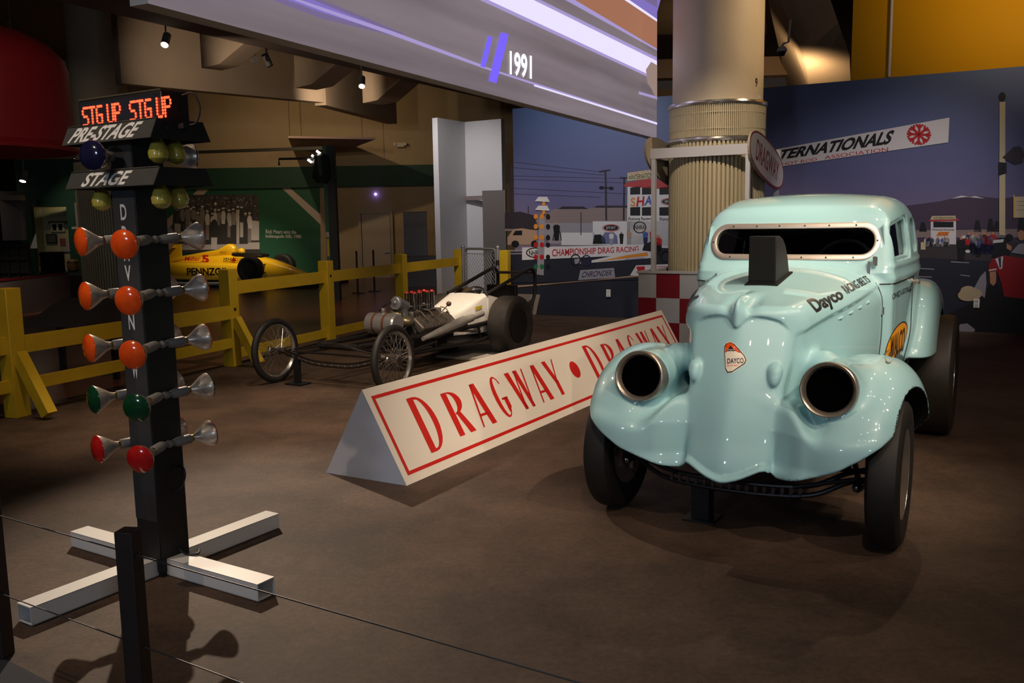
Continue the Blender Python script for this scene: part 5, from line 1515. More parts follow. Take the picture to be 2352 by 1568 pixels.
k = MB(); k.box((0, 0, 0.008), (0.20, 0.15, 0.016)); k.build('base_plate', BLACK, st2)
k = MB(); k.box((0, 0, 0.128), (0.05, 0.05, 0.224)); k.build('stand_column', BLACK, st2)
dp = empty('drip_tray', DO + DM @ np.array([0.1, 2.2, 0]), DA, 'pale board lying on the floor beneath the dragster cockpit', 'board')
k = MB(); k.box((0, 0, 0.012), (0.62, 0.5, 0.024)); k.build('board', mat('board_pale', (0.42, 0.38, 0.33), 0.7), dp)
# ================================================================== yellow timber fence
FYEL = mat('fence_yellow', (0.62, 0.40, 0.015), 0.5, var=0.08, vscale=4)
posts = [(-4.04, 7.20), (-3.04, 9.67), (-2.35, 11.44), (-1.62, 13.30), (-0.87, 15.30), (-0.09, 14.30)]
fa = math.atan2(FDIR[1], FDIR[0])
fence = empty('timber_fence', (posts[1][0], posts[1][1], 0), 0, 'yellow painted timber post and rail fence behind the dragster', 'fence')
fo = np.array([posts[1][0], posts[1][1], 0]); RF = rz(fa)
for i, (x, y) in enumerate(posts):
    k = MB(); k.box(np.array([x, y, 0.525]) - fo, (0.14, 0.14, 1.05), RF); k.build('post', FYEL, fence, bevel=0.006)
    if i in (0, 1):
        b0 = np.array([x, y, 0]) - fo - FNRM * 0.05; k = MB()
        k.bar(b0 - FNRM * 0.02 + [0, 0, 0.52], b0 - FNRM * 0.30 + [0, 0, 0.04], 0.09, 0.09); k.build('brace', FYEL, fence)
for i in range(len(posts) - 2):
    a = np.array([*posts[i], 0]) - fo; b = np.array([*posts[i + 1], 0]) - fo
    zt, zb = (0.59, 0.26) if i == 0 else (0.845, 0.13)
    off = -FNRM * (0.045 if i == 0 else 0.0)
    for z, h in ((zt, 0.14), (zb, 0.10)):
        k = MB(); k.bar(a + off + [0, 0, z], b + off + [0, 0, z], 0.045, h); k.build('rail', FYEL, fence)
a = np.array([-6.2, 1.9, 0]) - fo; b = np.array([*posts[0], 0]) - fo
for z, h in ((0.59, 0.14), (0.26, 0.10)):
    k = MB(); k.bar(b - FDIR * 3 + [0, 0, z], b + [0, 0, z], 0.045, h); k.build('rail', FYEL, fence)
for i, z in ((1, 0.62), (2, 0.86)):
    k = MB(); p = np.array([*posts[i], z]) - fo - FNRM * 0.071; k.box(p, (0.03, 0.006, 0.03), RF); k.build('bolt', BLACK, fence)
# chain-link gate between the last two posts
GD = unit(np.array([posts[5][0] - posts[4][0], posts[5][1] - posts[4][1], 0])); GP = np.array([*posts[4], 0]) + GD * 0.17; gate = empty('chain_link_gate', GP, math.atan2(GD[1], GD[0]), 'low chain link gate with a round cornered pipe frame beside the yellow fence', 'gate')
PIPE = mat('galvanised', (0.42, 0.41, 0.40), 0.5, 0.5); GW, GT, GB = 0.86, 1.06, 0.08
k = MB(); k.tube(catmull([(0, 0, GB), (0, 0, GT - 0.1), (0.03, 0, GT - 0.03), (0.1, 0, GT), (GW - 0.1, 0, GT), (GW - 0.03, 0, GT - 0.03), (GW, 0, GT - 0.1), (GW, 0, GB)], 4), 0.02, 8); k.tube([(0, 0, GB), (GW, 0, GB)], 0.018, 8); k.build('gate_frame', PIPE, gate)
k = MB(); k.tube([(0.02, 0, GT - 0.08), (GW - 0.02, 0, GT - 0.08)], 0.006, 6); k.build('top_wire', PIPE, gate)
k = MB(); st_ = 0.075; n = 0
zz = GT - 0.08 - GB
u = -zz
while u < GW:
    for sg in (1, -1):
        x0, x1 = (u, u + zz); z0_, z1_ = (GB, GB + zz)
        lo_, hi_ = max(x0, 0), min(x1, GW)
        if hi_ > lo_:
            pa = (lo_, GB + (lo_ - x0)); pb = (hi_, GB + (hi_ - x0))
            if sg < 0: pa = (GW - pa[0], pa[1]); pb = (GW - pb[0], pb[1])
            k.cyl((pa[0], 0.003 * sg, pa[1]), (pb[0], 0.003 * sg, pb[1]), 0.0035, n=4, caps=False)
    u += st_
k.build('chain_mesh', PIPE, gate)
for x in (-0.06, GW + 0.05):
    k = MB(); k.cyl((x, 0, 0), (x, 0, 1.08), 0.028, n=12); k.ball((x, 0, 1.09), 0.034, 12, 8); k.build('gate_post', PIPE, gate)
k = MB()
for z in (0.25, 0.85): k.cyl((GW + 0.05, 0, z - 0.04), (GW + 0.05, 0, z + 0.04), 0.035, n=12); k.bar((GW - 0.01, 0, z), (GW + 0.06, 0, z), 0.03, 0.03)
k.build('hinge', STEEL, gate)

# ================================================================== hanging projection screen
SZ = 2.5
s0 = ground(340, 8, SZ); s1 = ground(1508, 318, SZ); SD = unit(s1 - s0); SN = np.array([SD[1], -SD[0], 0]); SLEN = np.linalg.norm(s1 - s0)
SHT = 2.35
screen = empty('projection_screen', s0, math.atan2(SD[1], SD[0]), 'big hanging video screen with lavender streaks and the year 1991', 'screen')
k = MB(); k.box((SLEN / 2, 0.055, SHT / 2), (SLEN, 0.11, SHT)); k.build('screen_body', mat('screen_edge', (0.5, 0.49, 0.48), 0.6), screen, smooth=0)


def em(n, r, g, b, s=1.0): return mat('lit_' + n, (0.02, 0.02, 0.02), 0.6, emit=srgb(r, g, b), estr=s)


def screen_mat():
    m = bpy.data.materials.new('lit_screen'); m.use_nodes = True; nt = m.node_tree; b = nt.nodes['Principled BSDF']
    b.inputs['Base Color'].default_value = (0.03, 0.03, 0.03, 1)
    tc = nt.nodes.new('ShaderNodeTexCoord'); mp_ = nt.nodes.new('ShaderNodeMapping'); mp_.inputs['Scale'].default_value = (0.12, 1, 2.2)
    mp_.inputs['Rotation'].default_value = (0, 0.03, 0)
    n = nt.nodes.new('ShaderNodeTexNoise'); n.inputs['Scale'].default_value = 1.4; n.inputs['Detail'].default_value = 5
    r = nt.nodes.new('ShaderNodeValToRGB'); r.color_ramp.elements[0].color = (*srgb(98, 88, 94), 1); r.color_ramp.elements[1].color = (*srgb(138, 127, 134), 1)
    r.color_ramp.elements[0].position = 0.32; r.color_ramp.elements[1].position = 0.7
    nt.links.new(tc.outputs['Object'], mp_.inputs[0]); nt.links.new(mp_.outputs[0], n.inputs[0]); nt.links.new(n.outputs[0], r.inputs[0]); nt.links.new(r.outputs[0], b.inputs['Emission Color'])
    b.inputs['Emission Strength'].default_value = 1.0
    return m


RS = rz(-math.atan2(SD[1], SD[0]))
def scp(px, py, k=1): return RS @ (on_plane(px, py, s0, SN, 0.002 + 0.0015 * k) - s0)
k = MB(); k.mat(screen_mat()); k.poly([(0, -0.001, 0), (SLEN, -0.001, 0), (SLEN, -0.001, SHT), (0, -0.001, SHT)])
V_W = em('white', 222, 214, 250, 1.15); V_L = em('lilac', 165, 150, 205); V_P = em('violet', 128, 112, 190); V_O = em('orange', 160, 108, 84); V_B = em('blue', 112, 92, 255, 1.2); V_D = em('dusk', 116, 102, 142); V_T = em('text', 245, 242, 255, 1.2)
def spoly(m, pts, l=1): k.mat(m); k.poly([scp(x, y, l) for x, y in pts])
spoly(V_W, [(1090, -14), (1196, -14), (1508, 140), (1508, 180)], 2)
spoly(V_L, [(1070, -14), (1090, -14), (1508, 180), (1508, 186)], 2); spoly(V_L, [(1196, -14), (1212, -14), (1508, 132), (1508, 140)], 2)
spoly(V_D, [(585, -14), (705, -14), (930, 78), (900, 82), (740, 44)], 1); spoly(V_P, [(618, -14), (682, -14), (880, 66), (870, 70), (740, 30)], 2); spoly(V_L, [(650, -8), (664, -8), (900, 72), (1114, 152), (1112, 158), (890, 78), (740, 26)], 3)
spoly(V_L, [(1112, 153), (1508, 281), (1508, 287), (1112, 158)], 3); spoly(V_W, [(1225, 194), (1508, 282), (1508, 286), (1225, 198)], 4)
spoly(V_O, [(1296, -14), (1420, -14), (1508, 46), (1508, 112)], 2); spoly(V_L, [(1272, -14), (1296, -14), (1508, 112), (1508, 116)], 2)
spoly(V_P, [(1420, -14), (1520, -14), (1508, 30), (1508, 46)], 2); spoly(V_W, [(1412, -14), (1424, -14), (1508, 44), (1508, 50)], 3); spoly(V_D, [(1455, -14), (1508, -14), (1508, 18)], 3)
spoly(V_B, [(1101, 152), (1112, 156), (1129, 86), (1119, 83)], 5); spoly(V_B, [(1120, 186), (1138, 191), (1166, 79), (1148, 74)], 5)
f_ = bil([(1168, 172, 0), (1219, 183, 0), (1219, 128, 0), (1168, 116, 0)]); k.mat(V_T); k.text('1991', lambda u, v: scp(*f_(u, v)[:2], 6), bold=0.03)
V_REFL = em('figure', 150, 128, 120); spoly(V_REFL, [(1482, 160), (1494, 142), (1508, 150), (1508, 232), (1496, 206), (1486, 190)], 4); spoly(V_L, [(1466, 210), (1508, 222), (1508, 228), (1466, 216)], 4)  # figure reflected in the screen, drawn into its picture as lit colour
k.build('picture', None, screen, smooth=0)
for x in (0.6, SLEN - 0.6):
    k = MB(); k.cyl((x, 0.055, SHT), (x, 0.055, 4.25 - SZ if x < 1 else 3.3), 0.012, n=8); k.build('hanger_rod', STEEL, screen)

# ================================================================== round column and the timing booth around it
CC = np.array([2.485, 10.95, 0]); CRAD = 0.525
colm = empty('column', CC, 0); colm['kind'] = 'structure'
CREAM = mat('column_cream', (0.52, 0.44, 0.31), 0.6, var=0.04, vscale=3); CREAM2 = mat('column_slats', (0.56, 0.49, 0.32), 0.45)
k = MB(); k.lathe([(CRAD, 0), (CRAD, 6.0)], (0, 0, 0), (0, 0, 1), 64); k.build('column_shaft', CREAM, colm)
k = MB(); k.lathe([(0.528, 0.02), (0.528, 2.80)], (0, 0, 0), (0, 0, 1), 64); k.build('slat_backing', mat('slat_backing', (0.34, 0.27, 0.15), 0.6), colm)
k = MB()
for i in range(72):
    a = 2 * PI * i / 72; c = np.array([0.545 * math.cos(a), 0.545 * math.sin(a), 0]); k.box(c + [0, 0, 1.20], (0.036, 0.028, 2.36), rz(a))
k.build('column_slats', CREAM2, colm)
k = MB()
for i in range(150):
    a = 2 * PI * i / 150; c = np.array([0.555 * math.cos(a), 0.555 * math.sin(a), 0]); k.box(c + [0, 0, 2.61], (0.016, 0.0125, 0.36), rz(a))
k.build('vent_grille', CREAM2, colm)
for z in (2.52, 2.70):
    k = MB(); k.lathe([(0.548, z - 0.004), (0.5655, z - 0.004), (0.5655, z + 0.004), (0.548, z + 0.004)], n=72, closed=True); k.build('grille_band', CREAM2, colm)
for z in (2.40, 2.81):
    k = MB(); k.lathe([(0.53, z - 0.025), (0.575, z - 0.022), (0.582, z), (0.575, z + 0.022), (0.53, z + 0.025)], n=72, closed=True); k.build('chrome_ring', CHROME, colm)
k = MB(); a0 = math.atan2(-10.95, 0.2 + 0.3); th = math.radians(-47.5)
def colp(u, v, r=0.5265, z0=2.98, h=0.10):
    a = th + (u - 0.5) * 0.085; return (r * math.cos(a), r * math.sin(a), z0 + h * v)
k.text('9', colp, bold=0.02); k.build('column_number', BLACK, colm, smooth=0)
k = MB(); a = math.radians(-43); k.box((0.535 * math.cos(a), 0.535 * math.sin(a), 2.87), (0.03, 0.03, 0.04), rz(a)); k.build('sensor_box', WHITE, colm)
BPT = np.array([1.75, 10.80, 0]) - AY * 0.10; BA = math.radians(-30.5)
booth = empty('timing_booth', BPT, BA, 'open frame timing booth with red and white checkered counter around the column', 'booth')
# local: x along the front, y to the back
BWH = mat('booth_white', (0.60, 0.60, 0.62), 0.5); BRED = mat('check_red', (0.26, 0.012, 0.025), 0.45); BLT = mat('check_white', (0.55, 0.57, 0.62), 0.45)
BW, BD = 1.11, 1.24
for x in (0, BW):
    for y in (0, BD):
        k = MB(); k.box((x, y, 1.56), (0.05, 0.05, 1.40)); k.build('post', BWH, booth)
for a_, b_ in (((-0.05, 0), (BW + 0.05, 0)), ((-0.05, BD), (BW + 0.05, BD))):
    k = MB(); k.bar((*a_, 2.26), (*b_, 2.26), 0.06, 0.115); k.build('header_beam', BWH, booth)
for x in (0, BW):
    k = MB(); k.bar((x, 0, 2.24), (x, BD, 2.24), 0.05, 0.08); k.build('side_beam', BWH, booth)
x0, x1, y0, y1, H = -0.16, BW + 0.16, -0.08, BD + 0.10, 0.87
q = MB(); cells = 0.29
for (pa, pb) in (((x0, y0), (x1, y0)), ((x1, y0), (x1, y1)), ((x1, y1), (x0, y1)), ((x0, y1), (x0, y0))):
    L = math.dist(pa, pb); d = ((pb[0] - pa[0]) / L, (pb[1] - pa[1]) / L); u = 0; c = 0; edges = [0, 0.225] 
    while edges[-1] + 0.29 < L: edges.append(edges[-1] + 0.29)
    edges.append(L)
    for i in range(len(edges) - 1):
        for j in range(3):
            q.mat(BLT if (i + j) % 2 == 0 else BRED)
            u0_, u1_ = edges[i], edges[i + 1]; za, zb = H - (j + 1) * 0.29, H - j * 0.29
            q.poly([(pa[0] + d[0] * u0_, pa[1] + d[1] * u0_, za), (pa[0] + d[0] * u1_, pa[1] + d[1] * u1_, za), (pa[0] + d[0] * u1_, pa[1] + d[1] * u1_, zb), (pa[0] + d[0] * u0_, pa[1] + d[1] * u0_, zb)])
q.build('checkered_panel', None, booth, smooth=0)
k = MB()
for a_, b_ in (((x0 - .02, y0 + 0.07), (x1 + .02, y0 + 0.07)), ((x0 - .02, y1 - 0.04), (x1 + .02, y1 - 0.04)), ((x0 + 0.05, y0 + .14), (x0 + 0.05, y1 - .14)), ((x1 - 0.05, y0 + .14), (x1 - 0.05, y1 - .14))):
    k.bar((*a_, H + 0.012), (*b_, H + 0.012), 0.17 if a_[1] == b_[1] else 0.12, 0.024)
k.build('counter_top', BWH, booth)


def oval(px_side, name, lab):
    o = empty(name, BPT + rz(BA) @ np.array([px_side, 0.60, 2.15]), BA, lab, 'sign', 'oval signs on the booth')
    o.rotation_euler = (0, 0, BA)
    tilt = math.radians(-13); sgn = 1 if px_side > 0.5 else -1
    def P(u, v, l):   # u along the booth side, v up
        uu = u * math.cos(tilt) - v * math.sin(tilt); vv = u * math.sin(tilt) + v * math.cos(tilt); return (l, uu, vv)
    A, B = 0.78, 0.235
    out = [(A * math.copysign(abs(math.cos(t)) ** 0.75, math.cos(t)), B * math.copysign(abs(math.sin(t)) ** 0.85, math.sin(t))) for t in (2 * PI * i / 40 for i in range(40))]
    k = MB(); k.prism([P(u, v, -0.012) for u, v in out], (0.024, 0, 0)); k.build('board', mat('oval_back', (0.42, 0.36, 0.27), 0.6), o, smooth=0)
    l = 0.0135 * sgn
    k = MB(); n = len(out); inn = [(u * 0.965, v * 0.90) for u, v in out]
    k.add([P(u, v, l) for u, v in out] + [P(u, v, l) for u, v in inn], [(i, (i + 1) % n, n + (i + 1) % n, n + i) for i in range(n)]); k.build('red_rim', BRED, o, smooth=0)
    k = MB(); k.poly([P(u, v, l) for u, v in inn]); k.build('white_face', BWH, o, smooth=0)
    k = MB(); k.text('DRAGWAY', lambda u, v: P((u - 0.5) * 1.02 * sgn * 1, (v - 0.5) * 0.235, l * 1.15), bold=0.01); k.build('lettering', BRED, o, smooth=0)


oval(BW + 0.045, 'oval_sign', 'white oval sign with red DRAGWAY lettering at the right of the booth')
oval(-0.045, 'oval_sign', 'oval sign seen from its tan back at the left end of the booth')
# security camera below the right-hand beams
q_ = at(1796, 118, 12.6); sc2 = empty('security_camera', q_, 0, 'white dome security camera hanging from the ceiling beam above the mural', 'camera')
k = MB(); k.lathe([(0.0005, 0.065), (0.04, 0.06), (0.065, 0.03), (0.068, 0.0), (0.06, -0.005)], n=24); k.build('housing', mat('camera_white', (0.6, 0.58, 0.54), 0.35), sc2)
k = MB(); k.lathe([(0.058, -0.004), (0.055, -0.03), (0.035, -0.055), (0.0005, -0.066)], n=24); k.build('dome', mat('dome_dark', (0.01, 0.01, 0.01), 0.08), sc2)
k = MB(); k.tube([(0.0, 0, 0.06), (0.02, 0, 0.10), (0.10, 0.05, 0.13), (0.14, 0.08, 0.5)], 0.016, 8); k.build('bracket', mat('camera_white'), sc2)

# ================================================================== cable barrier in the foreground
RUST = mat('barrier_brown', (0.030, 0.017, 0.013), 0.55, var=0.2, vscale=12)
def bar_post(x, y, name, lab, h):
    p = empty(name, (x, y, 0), math.radians(-8), lab, 'barrier post', 'cable barrier posts')
    k = MB(); k.box((0, 0, h / 2), (0.058, 0.058, h)); k.build('upright', RUST, p, bevel=0.004)
    for z in CZ:
        k = MB(); k.cyl((-0.032, 0, z), (0.032, 0, z), 0.006, n=8); k.build('cable_ferrule', STEEL, p)
CZ = (0.533, 0.240)
B1 = np.array([-1.1784, 2.6355]); dirb = np.array([0.848, -0.53]); B2 = B1 - dirb * 0.79
bar_post(B1[0], B1[1], 'barrier_post', 'square dark brown barrier post in front of the starting light base', 0.608)
bar_post(B2[0], B2[1], 'barrier_post', 'dark barrier post cut off by the left edge of the picture', 0.608)
for z, lab in zip(CZ, ('upper thin steel cable running through the dark barrier posts', 'lower thin steel cable running through the dark barrier posts')):
    k = MB(); a = B1 - dirb * 2.6; b = B1 + dirb * 2.3; k.cyl((*a, z), (*b, z), 0.0022, n=6)
    tag(k.build('barrier_cable', mat('cable_steel', (0.10, 0.09, 0.085), 0.5, 0.6)), lab, 'cable', 'barrier cables')
e0 = ground(-500, 1248); e1 = ground(0, 1508); e2 = ground(230, 1628)
k = MB(); k.add([(*e0[:2], 0.003), (*e1[:2], 0.003), (*e2[:2], 0.003), (-1.6, 1.0, 0.003), (-4, 1.0, 0.003)], [(0, 1, 2, 3, 4)]); struct(k.build('floor_carpet', mat('carpet_dark', (0.035, 0.036, 0.048), 0.9), smooth=0))
# ================================================================== far end of the hall
WP = np.array([0, 24.985, 0.0]); WN = np.array([0, -1.0, 0])
def wl(px, py, k=0): return on_plane(px, py, WP, WN, 0.012 + 0.004 * k)
def wpoly(m, pts, name, k=0, parent=None, o=None):
    b = MB(); p = [wl(x, y, k) for x, y in pts]
    if o is not None: p = [q - o for q in p]
    b.prism(p, (0, 0.008, 0)); return b.build(name, m, parent, smooth=0)


pc = wl(560, 560); pan = empty('wall_graphic', (pc[0], pc[1], pc[2]), 0, 'deep green wall panel with pale diagonal stripes behind the yellow race car', 'panel'); pc = np.array(pc)
wpoly(GREEN_L, [(330, 668), (738, 662), (734, 419), (330, 432)], 'panel', 1, pan, pc)
STR = mat('stripe_beige', (0.50, 0.42, 0.36), 0.6)
wpoly(STR, [(366, 545), (366, 522), (470, 421), (495, 421)], 'stripe', 2, pan, pc)
wpoly(STR, [(634, 419), (652, 419), (737, 493), (737, 516)], 'stripe', 2, pan, pc)
TXT = mat('caption_white', (0.62, 0.62, 0.56), 0.6)
for st, q in (('Rick Mears wins the', [(611, 536), (681, 537), (681, 528), (611, 527)]), ('Indianapolis 500, 1988.', [(611, 548), (694, 549), (694, 539), (611, 538)])):
    b = MB(); f = bil([(x, y, 0) for x, y in q]); b.text(st, lambda u, v: wl(*f(u, v)[:2], 3) - pc - np.array([0, 0.002, 0]), bold=0.012); b.build('caption', TXT, pan, smooth=0)
wpoly(BEIGE, [(738, 668), (752, 668), (750, 419), (735, 419)], 'pilaster', 1, pan, pc)
# black and white photograph of a crowd
pr = random.Random(11)
ph = MB(); Cd = mat('photo_black', (0.02, 0.02, 0.02), 0.5, c2=(0.10, 0.095, 0.09), vscale=9); G1 = mat('photo_grey', (0.25, 0.235, 0.22), 0.5); G2 = mat('photo_light', (0.52, 0.49, 0.46), 0.5); G3 = mat('photo_white', (0.66, 0.63, 0.60), 0.5); G0 = mat('photo_dark', (0.05, 0.048, 0.045), 0.5)
def pp(m, pts, k): ph.mat(m); ph.poly([wl(x, y, k) - np.array([0, 0.004, 0]) for x, y in pts])
def pell(m, cx, cy, rx, ry, k, n=9): pp(m, [(cx + rx * math.cos(2 * PI * i / n), cy - ry * math.sin(2 * PI * i / n)) for i in range(n)], k)
ph.mat(Cd); ph.prism([wl(x, y, 4) for x, y in ((398, 582), (598, 580), (594, 446), (398, 448))], (0, 0.01, 0))
pp(G2, [(399, 574), (597, 572), (597, 556), (399, 560)], 4.4); pp(G0, [(399, 582), (597, 580), (597, 572), (399, 575)], 4.5)
pp(G2, [(402, 545), (424, 545), (424, 515), (402, 513)], 4.4); pp(G2, [(568, 552), (596, 552), (596, 508), (570, 505)], 4.4)
for i in range(90):
    x = 402 + pr.random() * 190; y = 452 + pr.random() * 32; pell(pr.choice([G1, G0, G1]), x, y, 1.8, 2.0, 4.6, 6)
pp(G0, [(426, 562), (570, 560), (570, 488), (426, 490)], 4.55)
figs = [(420 + i * 9.6 + pr.uniform(-3, 3), pr.uniform(474, 492), pr.uniform(530, 562)) for i in range(17)]
for x, y0_, y1_ in figs:
    m = pr.choice([G3, G2, G1, G1, G3, G0]); w = pr.uniform(3.6, 5.6)
    hp_ = y0_ + pr.uniform(26, 36); kk = 4.8 + pr.random() * 0.3; sl = pr.uniform(-3, 3)
    pp(pr.choice([G0, G0, G1, G2]), [(x - w * .8, y1_), (x + w * .8, y1_), (x + w * .8, hp_ - 2), (x - w * .8, hp_ - 2)], kk - .1)
    pp(m, [(x - w * .8 + sl, hp_), (x + w * .9 + sl, hp_), (x + w * 1.15, y0_ + 14), (x + w * .9, y0_ + 8), (x + 2, y0_ + 5), (x - 2, y0_ + 5), (x - w * .9, y0_ + 8), (x - w * 1.2, y0_ + 16)], kk)
    pell(G0 if pr.random() < .5 else G1, x, y0_ + 2, 3, 3.6, 5.3); pell(G3, x, y0_ - 0.5, 3.4, 2.2, 5.4)
pp(G0, [(484, 545), (500, 545), (502, 515), (494, 500), (484, 512)], 5.6); pell(G3, 492, 500, 4, 4.6, 5.7); pp(G3, [(486, 572), (499, 572), (500, 545), (486, 545)], 5.7)
pp(G0, [(500, 558), (535, 558), (533, 545), (505, 543)], 5.7); pell(G3, 496, 468, 3, 4, 5.5)
tag(ph.build('crowd_photograph', smooth=0), 'large black and white crowd photograph on the green wall panel', 'photograph')

# cream wall below the band, door, light, grey boards
d1 = empty('door_1', wl(868, 655), 0); d1['kind'] = 'structure'; dc = np.array(wl(868, 655))
dp0, dp1 = wl(833, 660), wl(905, 655); zt = wl(868, 490)[2]; wdt = dp1[0] - dp0[0]; x0_ = dp0[0] - dc[0]; hgt_ = zt - 0.03
DOORM = mat('door_beige', (0.40, 0.325, 0.24), 0.55)
b = MB(); b.box((x0_ + wdt / 2, -0.01, zt / 2 - dc[2]), (wdt - 0.10, 0.05, zt)); b.build('door_leaf', DOORM, d1)
FRM = mat('door_frame', (0.36, 0.29, 0.21), 0.5)
for xx in (x0_, x0_ + wdt):
    b = MB(); b.box((xx, -0.02, zt / 2 - dc[2]), (0.07, 0.10, zt)); b.build('door_jamb', FRM, d1)
b = MB(); b.box((x0_ + wdt / 2, -0.02, zt + 0.03 - dc[2]), (wdt + 0.07, 0.10, 0.07)); b.build('door_head', FRM, d1)
hp = np.array(wl(893, 578)) - dc; b = MB(); b.cyl(hp + [0, -0.04, 0], hp + [0, -0.07, 0], 0.02); b.bar(hp + [0.02, -0.08, 0], hp + [-0.12, -0.08, 0], 0.02, 0.025); b.build('door_handle', mat('handle_steel', (0.4, 0.38, 0.35), 0.3, 1.0), d1)
q = wl(863, 446); b = MB(); b.ball((q[0], q[1] - 0.03, q[2]), 0.035, 14, 10)
tag(b.build('blue_lamp', mat('lamp_blue', (0.1, 0.1, 0.8), 0.4, emit=(0.22, 0.16, 1.0), estr=14)), 'tiny glowing blue lamp on the cream wall above the door', 'lamp')
q = wl(920, 333); sd = empty('emergency_light', (q[0], q[1] - 0.05, q[2]), 0, 'small white emergency light unit high on the cream wall', 'light')
b = MB(); b.box((0, 0, 0), (0.22, 0.08, 0.11)); b.build('case', mat('unit_white', (0.55, 0.5, 0.4), 0.5), sd)
for xx in (-0.14, 0.14):
    b = MB(); b.cyl((xx, -0.02, 0.02), (xx, -0.07, 0.02), 0.045, n=12); b.build('lamp_head', mat('unit_white'), sd)
GB = mat('board_grey', (0.20, 0.19, 0.20), 0.6)
b = MB(); g0 = ground(935, 652); g1 = ground(988, 650); b.bar((g0[0], 21.9, 0.86), (g1[0], 21.9, 0.86), 0.08, 1.72); b.cyl((g0[0], 21.9, 1.745), (g1[0] + 0.02, 21.9, 1.745), 0.02, n=8)
tag(b.build('display_board', GB), 'tall dark grey display board standing right of the far door', 'board')
b = MB(); b.box((g1[0] - 0.12, 21.2, 0.36), (0.78, 0.3, 0.72)); tag(b.build('display_plinth', mat('plinth_grey', (0.085, 0.08, 0.085), 0.6), bevel=0.01), 'low grey plinth in front of the dark display board', 'plinth')
for i, px in enumerate((826, 848)):
    g = ground(px - 24 * 0, 668); r = empty('rope_stanchion', (at(px + (-4, 6)[i], 668, 19.5)[0], (19.5, 19.9)[i], 0), 0, ('thin rope stanchion left of the far door', 'thin rope stanchion nearer to the far door')[i], 'stanchion', 'stanchions by the far door')
    b = MB(); b.lathe([(0.14, 0), (0.14, 0.015), (0.03, 0.03)], n=20); b.build('base', STEEL, r); b = MB(); b.cyl((0, 0, 0.03), (0, 0, 0.92), 0.022, n=10); b.build('pole', STEEL, r)
# white wall boxes beside the photo wall
WB = mat('box_white', (0.62, 0.60, 0.62), 0.6); WBG = mat('box_taupe', (0.16, 0.135, 0.125), 0.6)
a = at(1010, 690, 17.6); c_ = at(1075, 690, 18.5); e_ = at(1162, 690, 18.0)
for pa, pb, nm in ((a, c_, 'wall_white_left'), (c_, e_, 'wall_white_right')):
    b = MB(); b.bar((pa[0], pa[1], 1.74), (pb[0], pb[1], 1.74), 0.12, 3.48); struct(b.build(nm, WB, smooth=0))
b = MB(); f0 = at(1114, 690, 17.85); f1 = at(1166, 690, 17.7); b.bar((f0[0], f0[1], 1.05), (f1[0], f1[1], 1.05), 0.06, 2.1); struct(b.build('trim_12', WBG, smooth=0))
b = MB(); f0 = at(1075, 690, 18.35); b.bar((f0[0], f0[1], 1.97), (f1[0] - .3, f1[1] + .1, 1.97), 0.05, 0.08); struct(b.build('trim_13', mat('rail_taupe', (0.25, 0.2, 0.19), 0.6), smooth=0))
# suspended ceiling plate with wires
cp = [ground(px, py, 3.55) for px, py in ((662, 317), (862, 320), (776, 353), (676, 352))]; cc = sum(cp) / 4
sp_ = empty('ceiling_panel', cc, 0, 'flat mauve brown panel hung on wires below the ceiling', 'panel')
b = MB(); b.prism([p - cc for p in cp], (0, 0, 0.05)); b.build('plate', mat('plate_mauve', (0.30, 0.21, 0.19), 0.6), sp_, smooth=0)
for i in (0, 1):
    p = (cp[i] * 0.7 + cp[3 - i] * 0.3) - cc; b = MB(); b.cyl(p + [0, 0, 0.05], p + [0, 0, 2.4], 0.006, n=6); b.build('wire', STEEL, sp_)
# green-black pillar with lighting arm
PG = mat('pillar_black', (0.012, 0.016, 0.015), 0.5)
g = ground(772, 690); pl = empty('exhibit_pillar', (g[0], g[1], 0), 0, 'tall black green pillar with a lamp arm beside the yellow race car', 'pillar'); pz = 1.52 + (511 - 338) / 2065 * g[1]
b = MB(); b.box((0.02, 0, pz / 2), (0.15, 0.2, pz)); b.build('pillar', PG, pl, smooth=0)
b = MB(); b.box((-0.09, 0, pz / 2), (0.07, 0.2, pz - 0.03)); b.build('side_face', GREEN_L, pl, smooth=0)
b = MB(); b.box((-0.09, -0.102, 1.05), (0.068, 0.004, 0.62)); b.mat(mat('poster_green', (0.05, 0.12, 0.06), 0.5)); b.box((-0.09, -0.104, 0.45), (0.066, 0.004, 0.5)); b.mat(mat('poster_yellow', (0.55, 0.38, 0.03), 0.5)); b.box((-0.09, -0.106, 1.05), (0.045, 0.004, 0.34)); b.mat(mat('poster_pale', (0.4, 0.42, 0.36), 0.5)); b.box((-0.09, -0.106, 1.30), (0.06, 0.004, 0.10)); b.build('poster', None, pl, smooth=0)
bz = pz - 0.04; b = MB(); b.bar((-4.1, 0.6, bz - 0.02), (0, 0, bz), 0.05, 0.06); b.build('top_bar', mat('bar_bronze', (0.09, 0.075, 0.05), 0.35, 0.6), pl)
az = 1.52 + (511 - 366) / 2065 * g[1]; b = MB(); b.tube([(0, -0.05, az), (-0.98, -0.05, az), (-0.98, -0.05, az - 0.12)], 0.022, 8); b.build('lamp_arm', PG, pl)
for px, py in ((735, 352), (724, 362), (715, 372)):
    p = at(px, py, g[1] - 0.1) - np.array([g[0], g[1], 0]); dd = unit([-0.75, -0.1, 0.55]); b = MB(); b.cyl(p - dd * 0.01, p + dd * 0.08, 0.022, n=10); b.build('lamp', mat('lamp_glow', (1, 1, 1), 0.5, emit=(1.0, 0.86, 0.74), estr=6), pl)
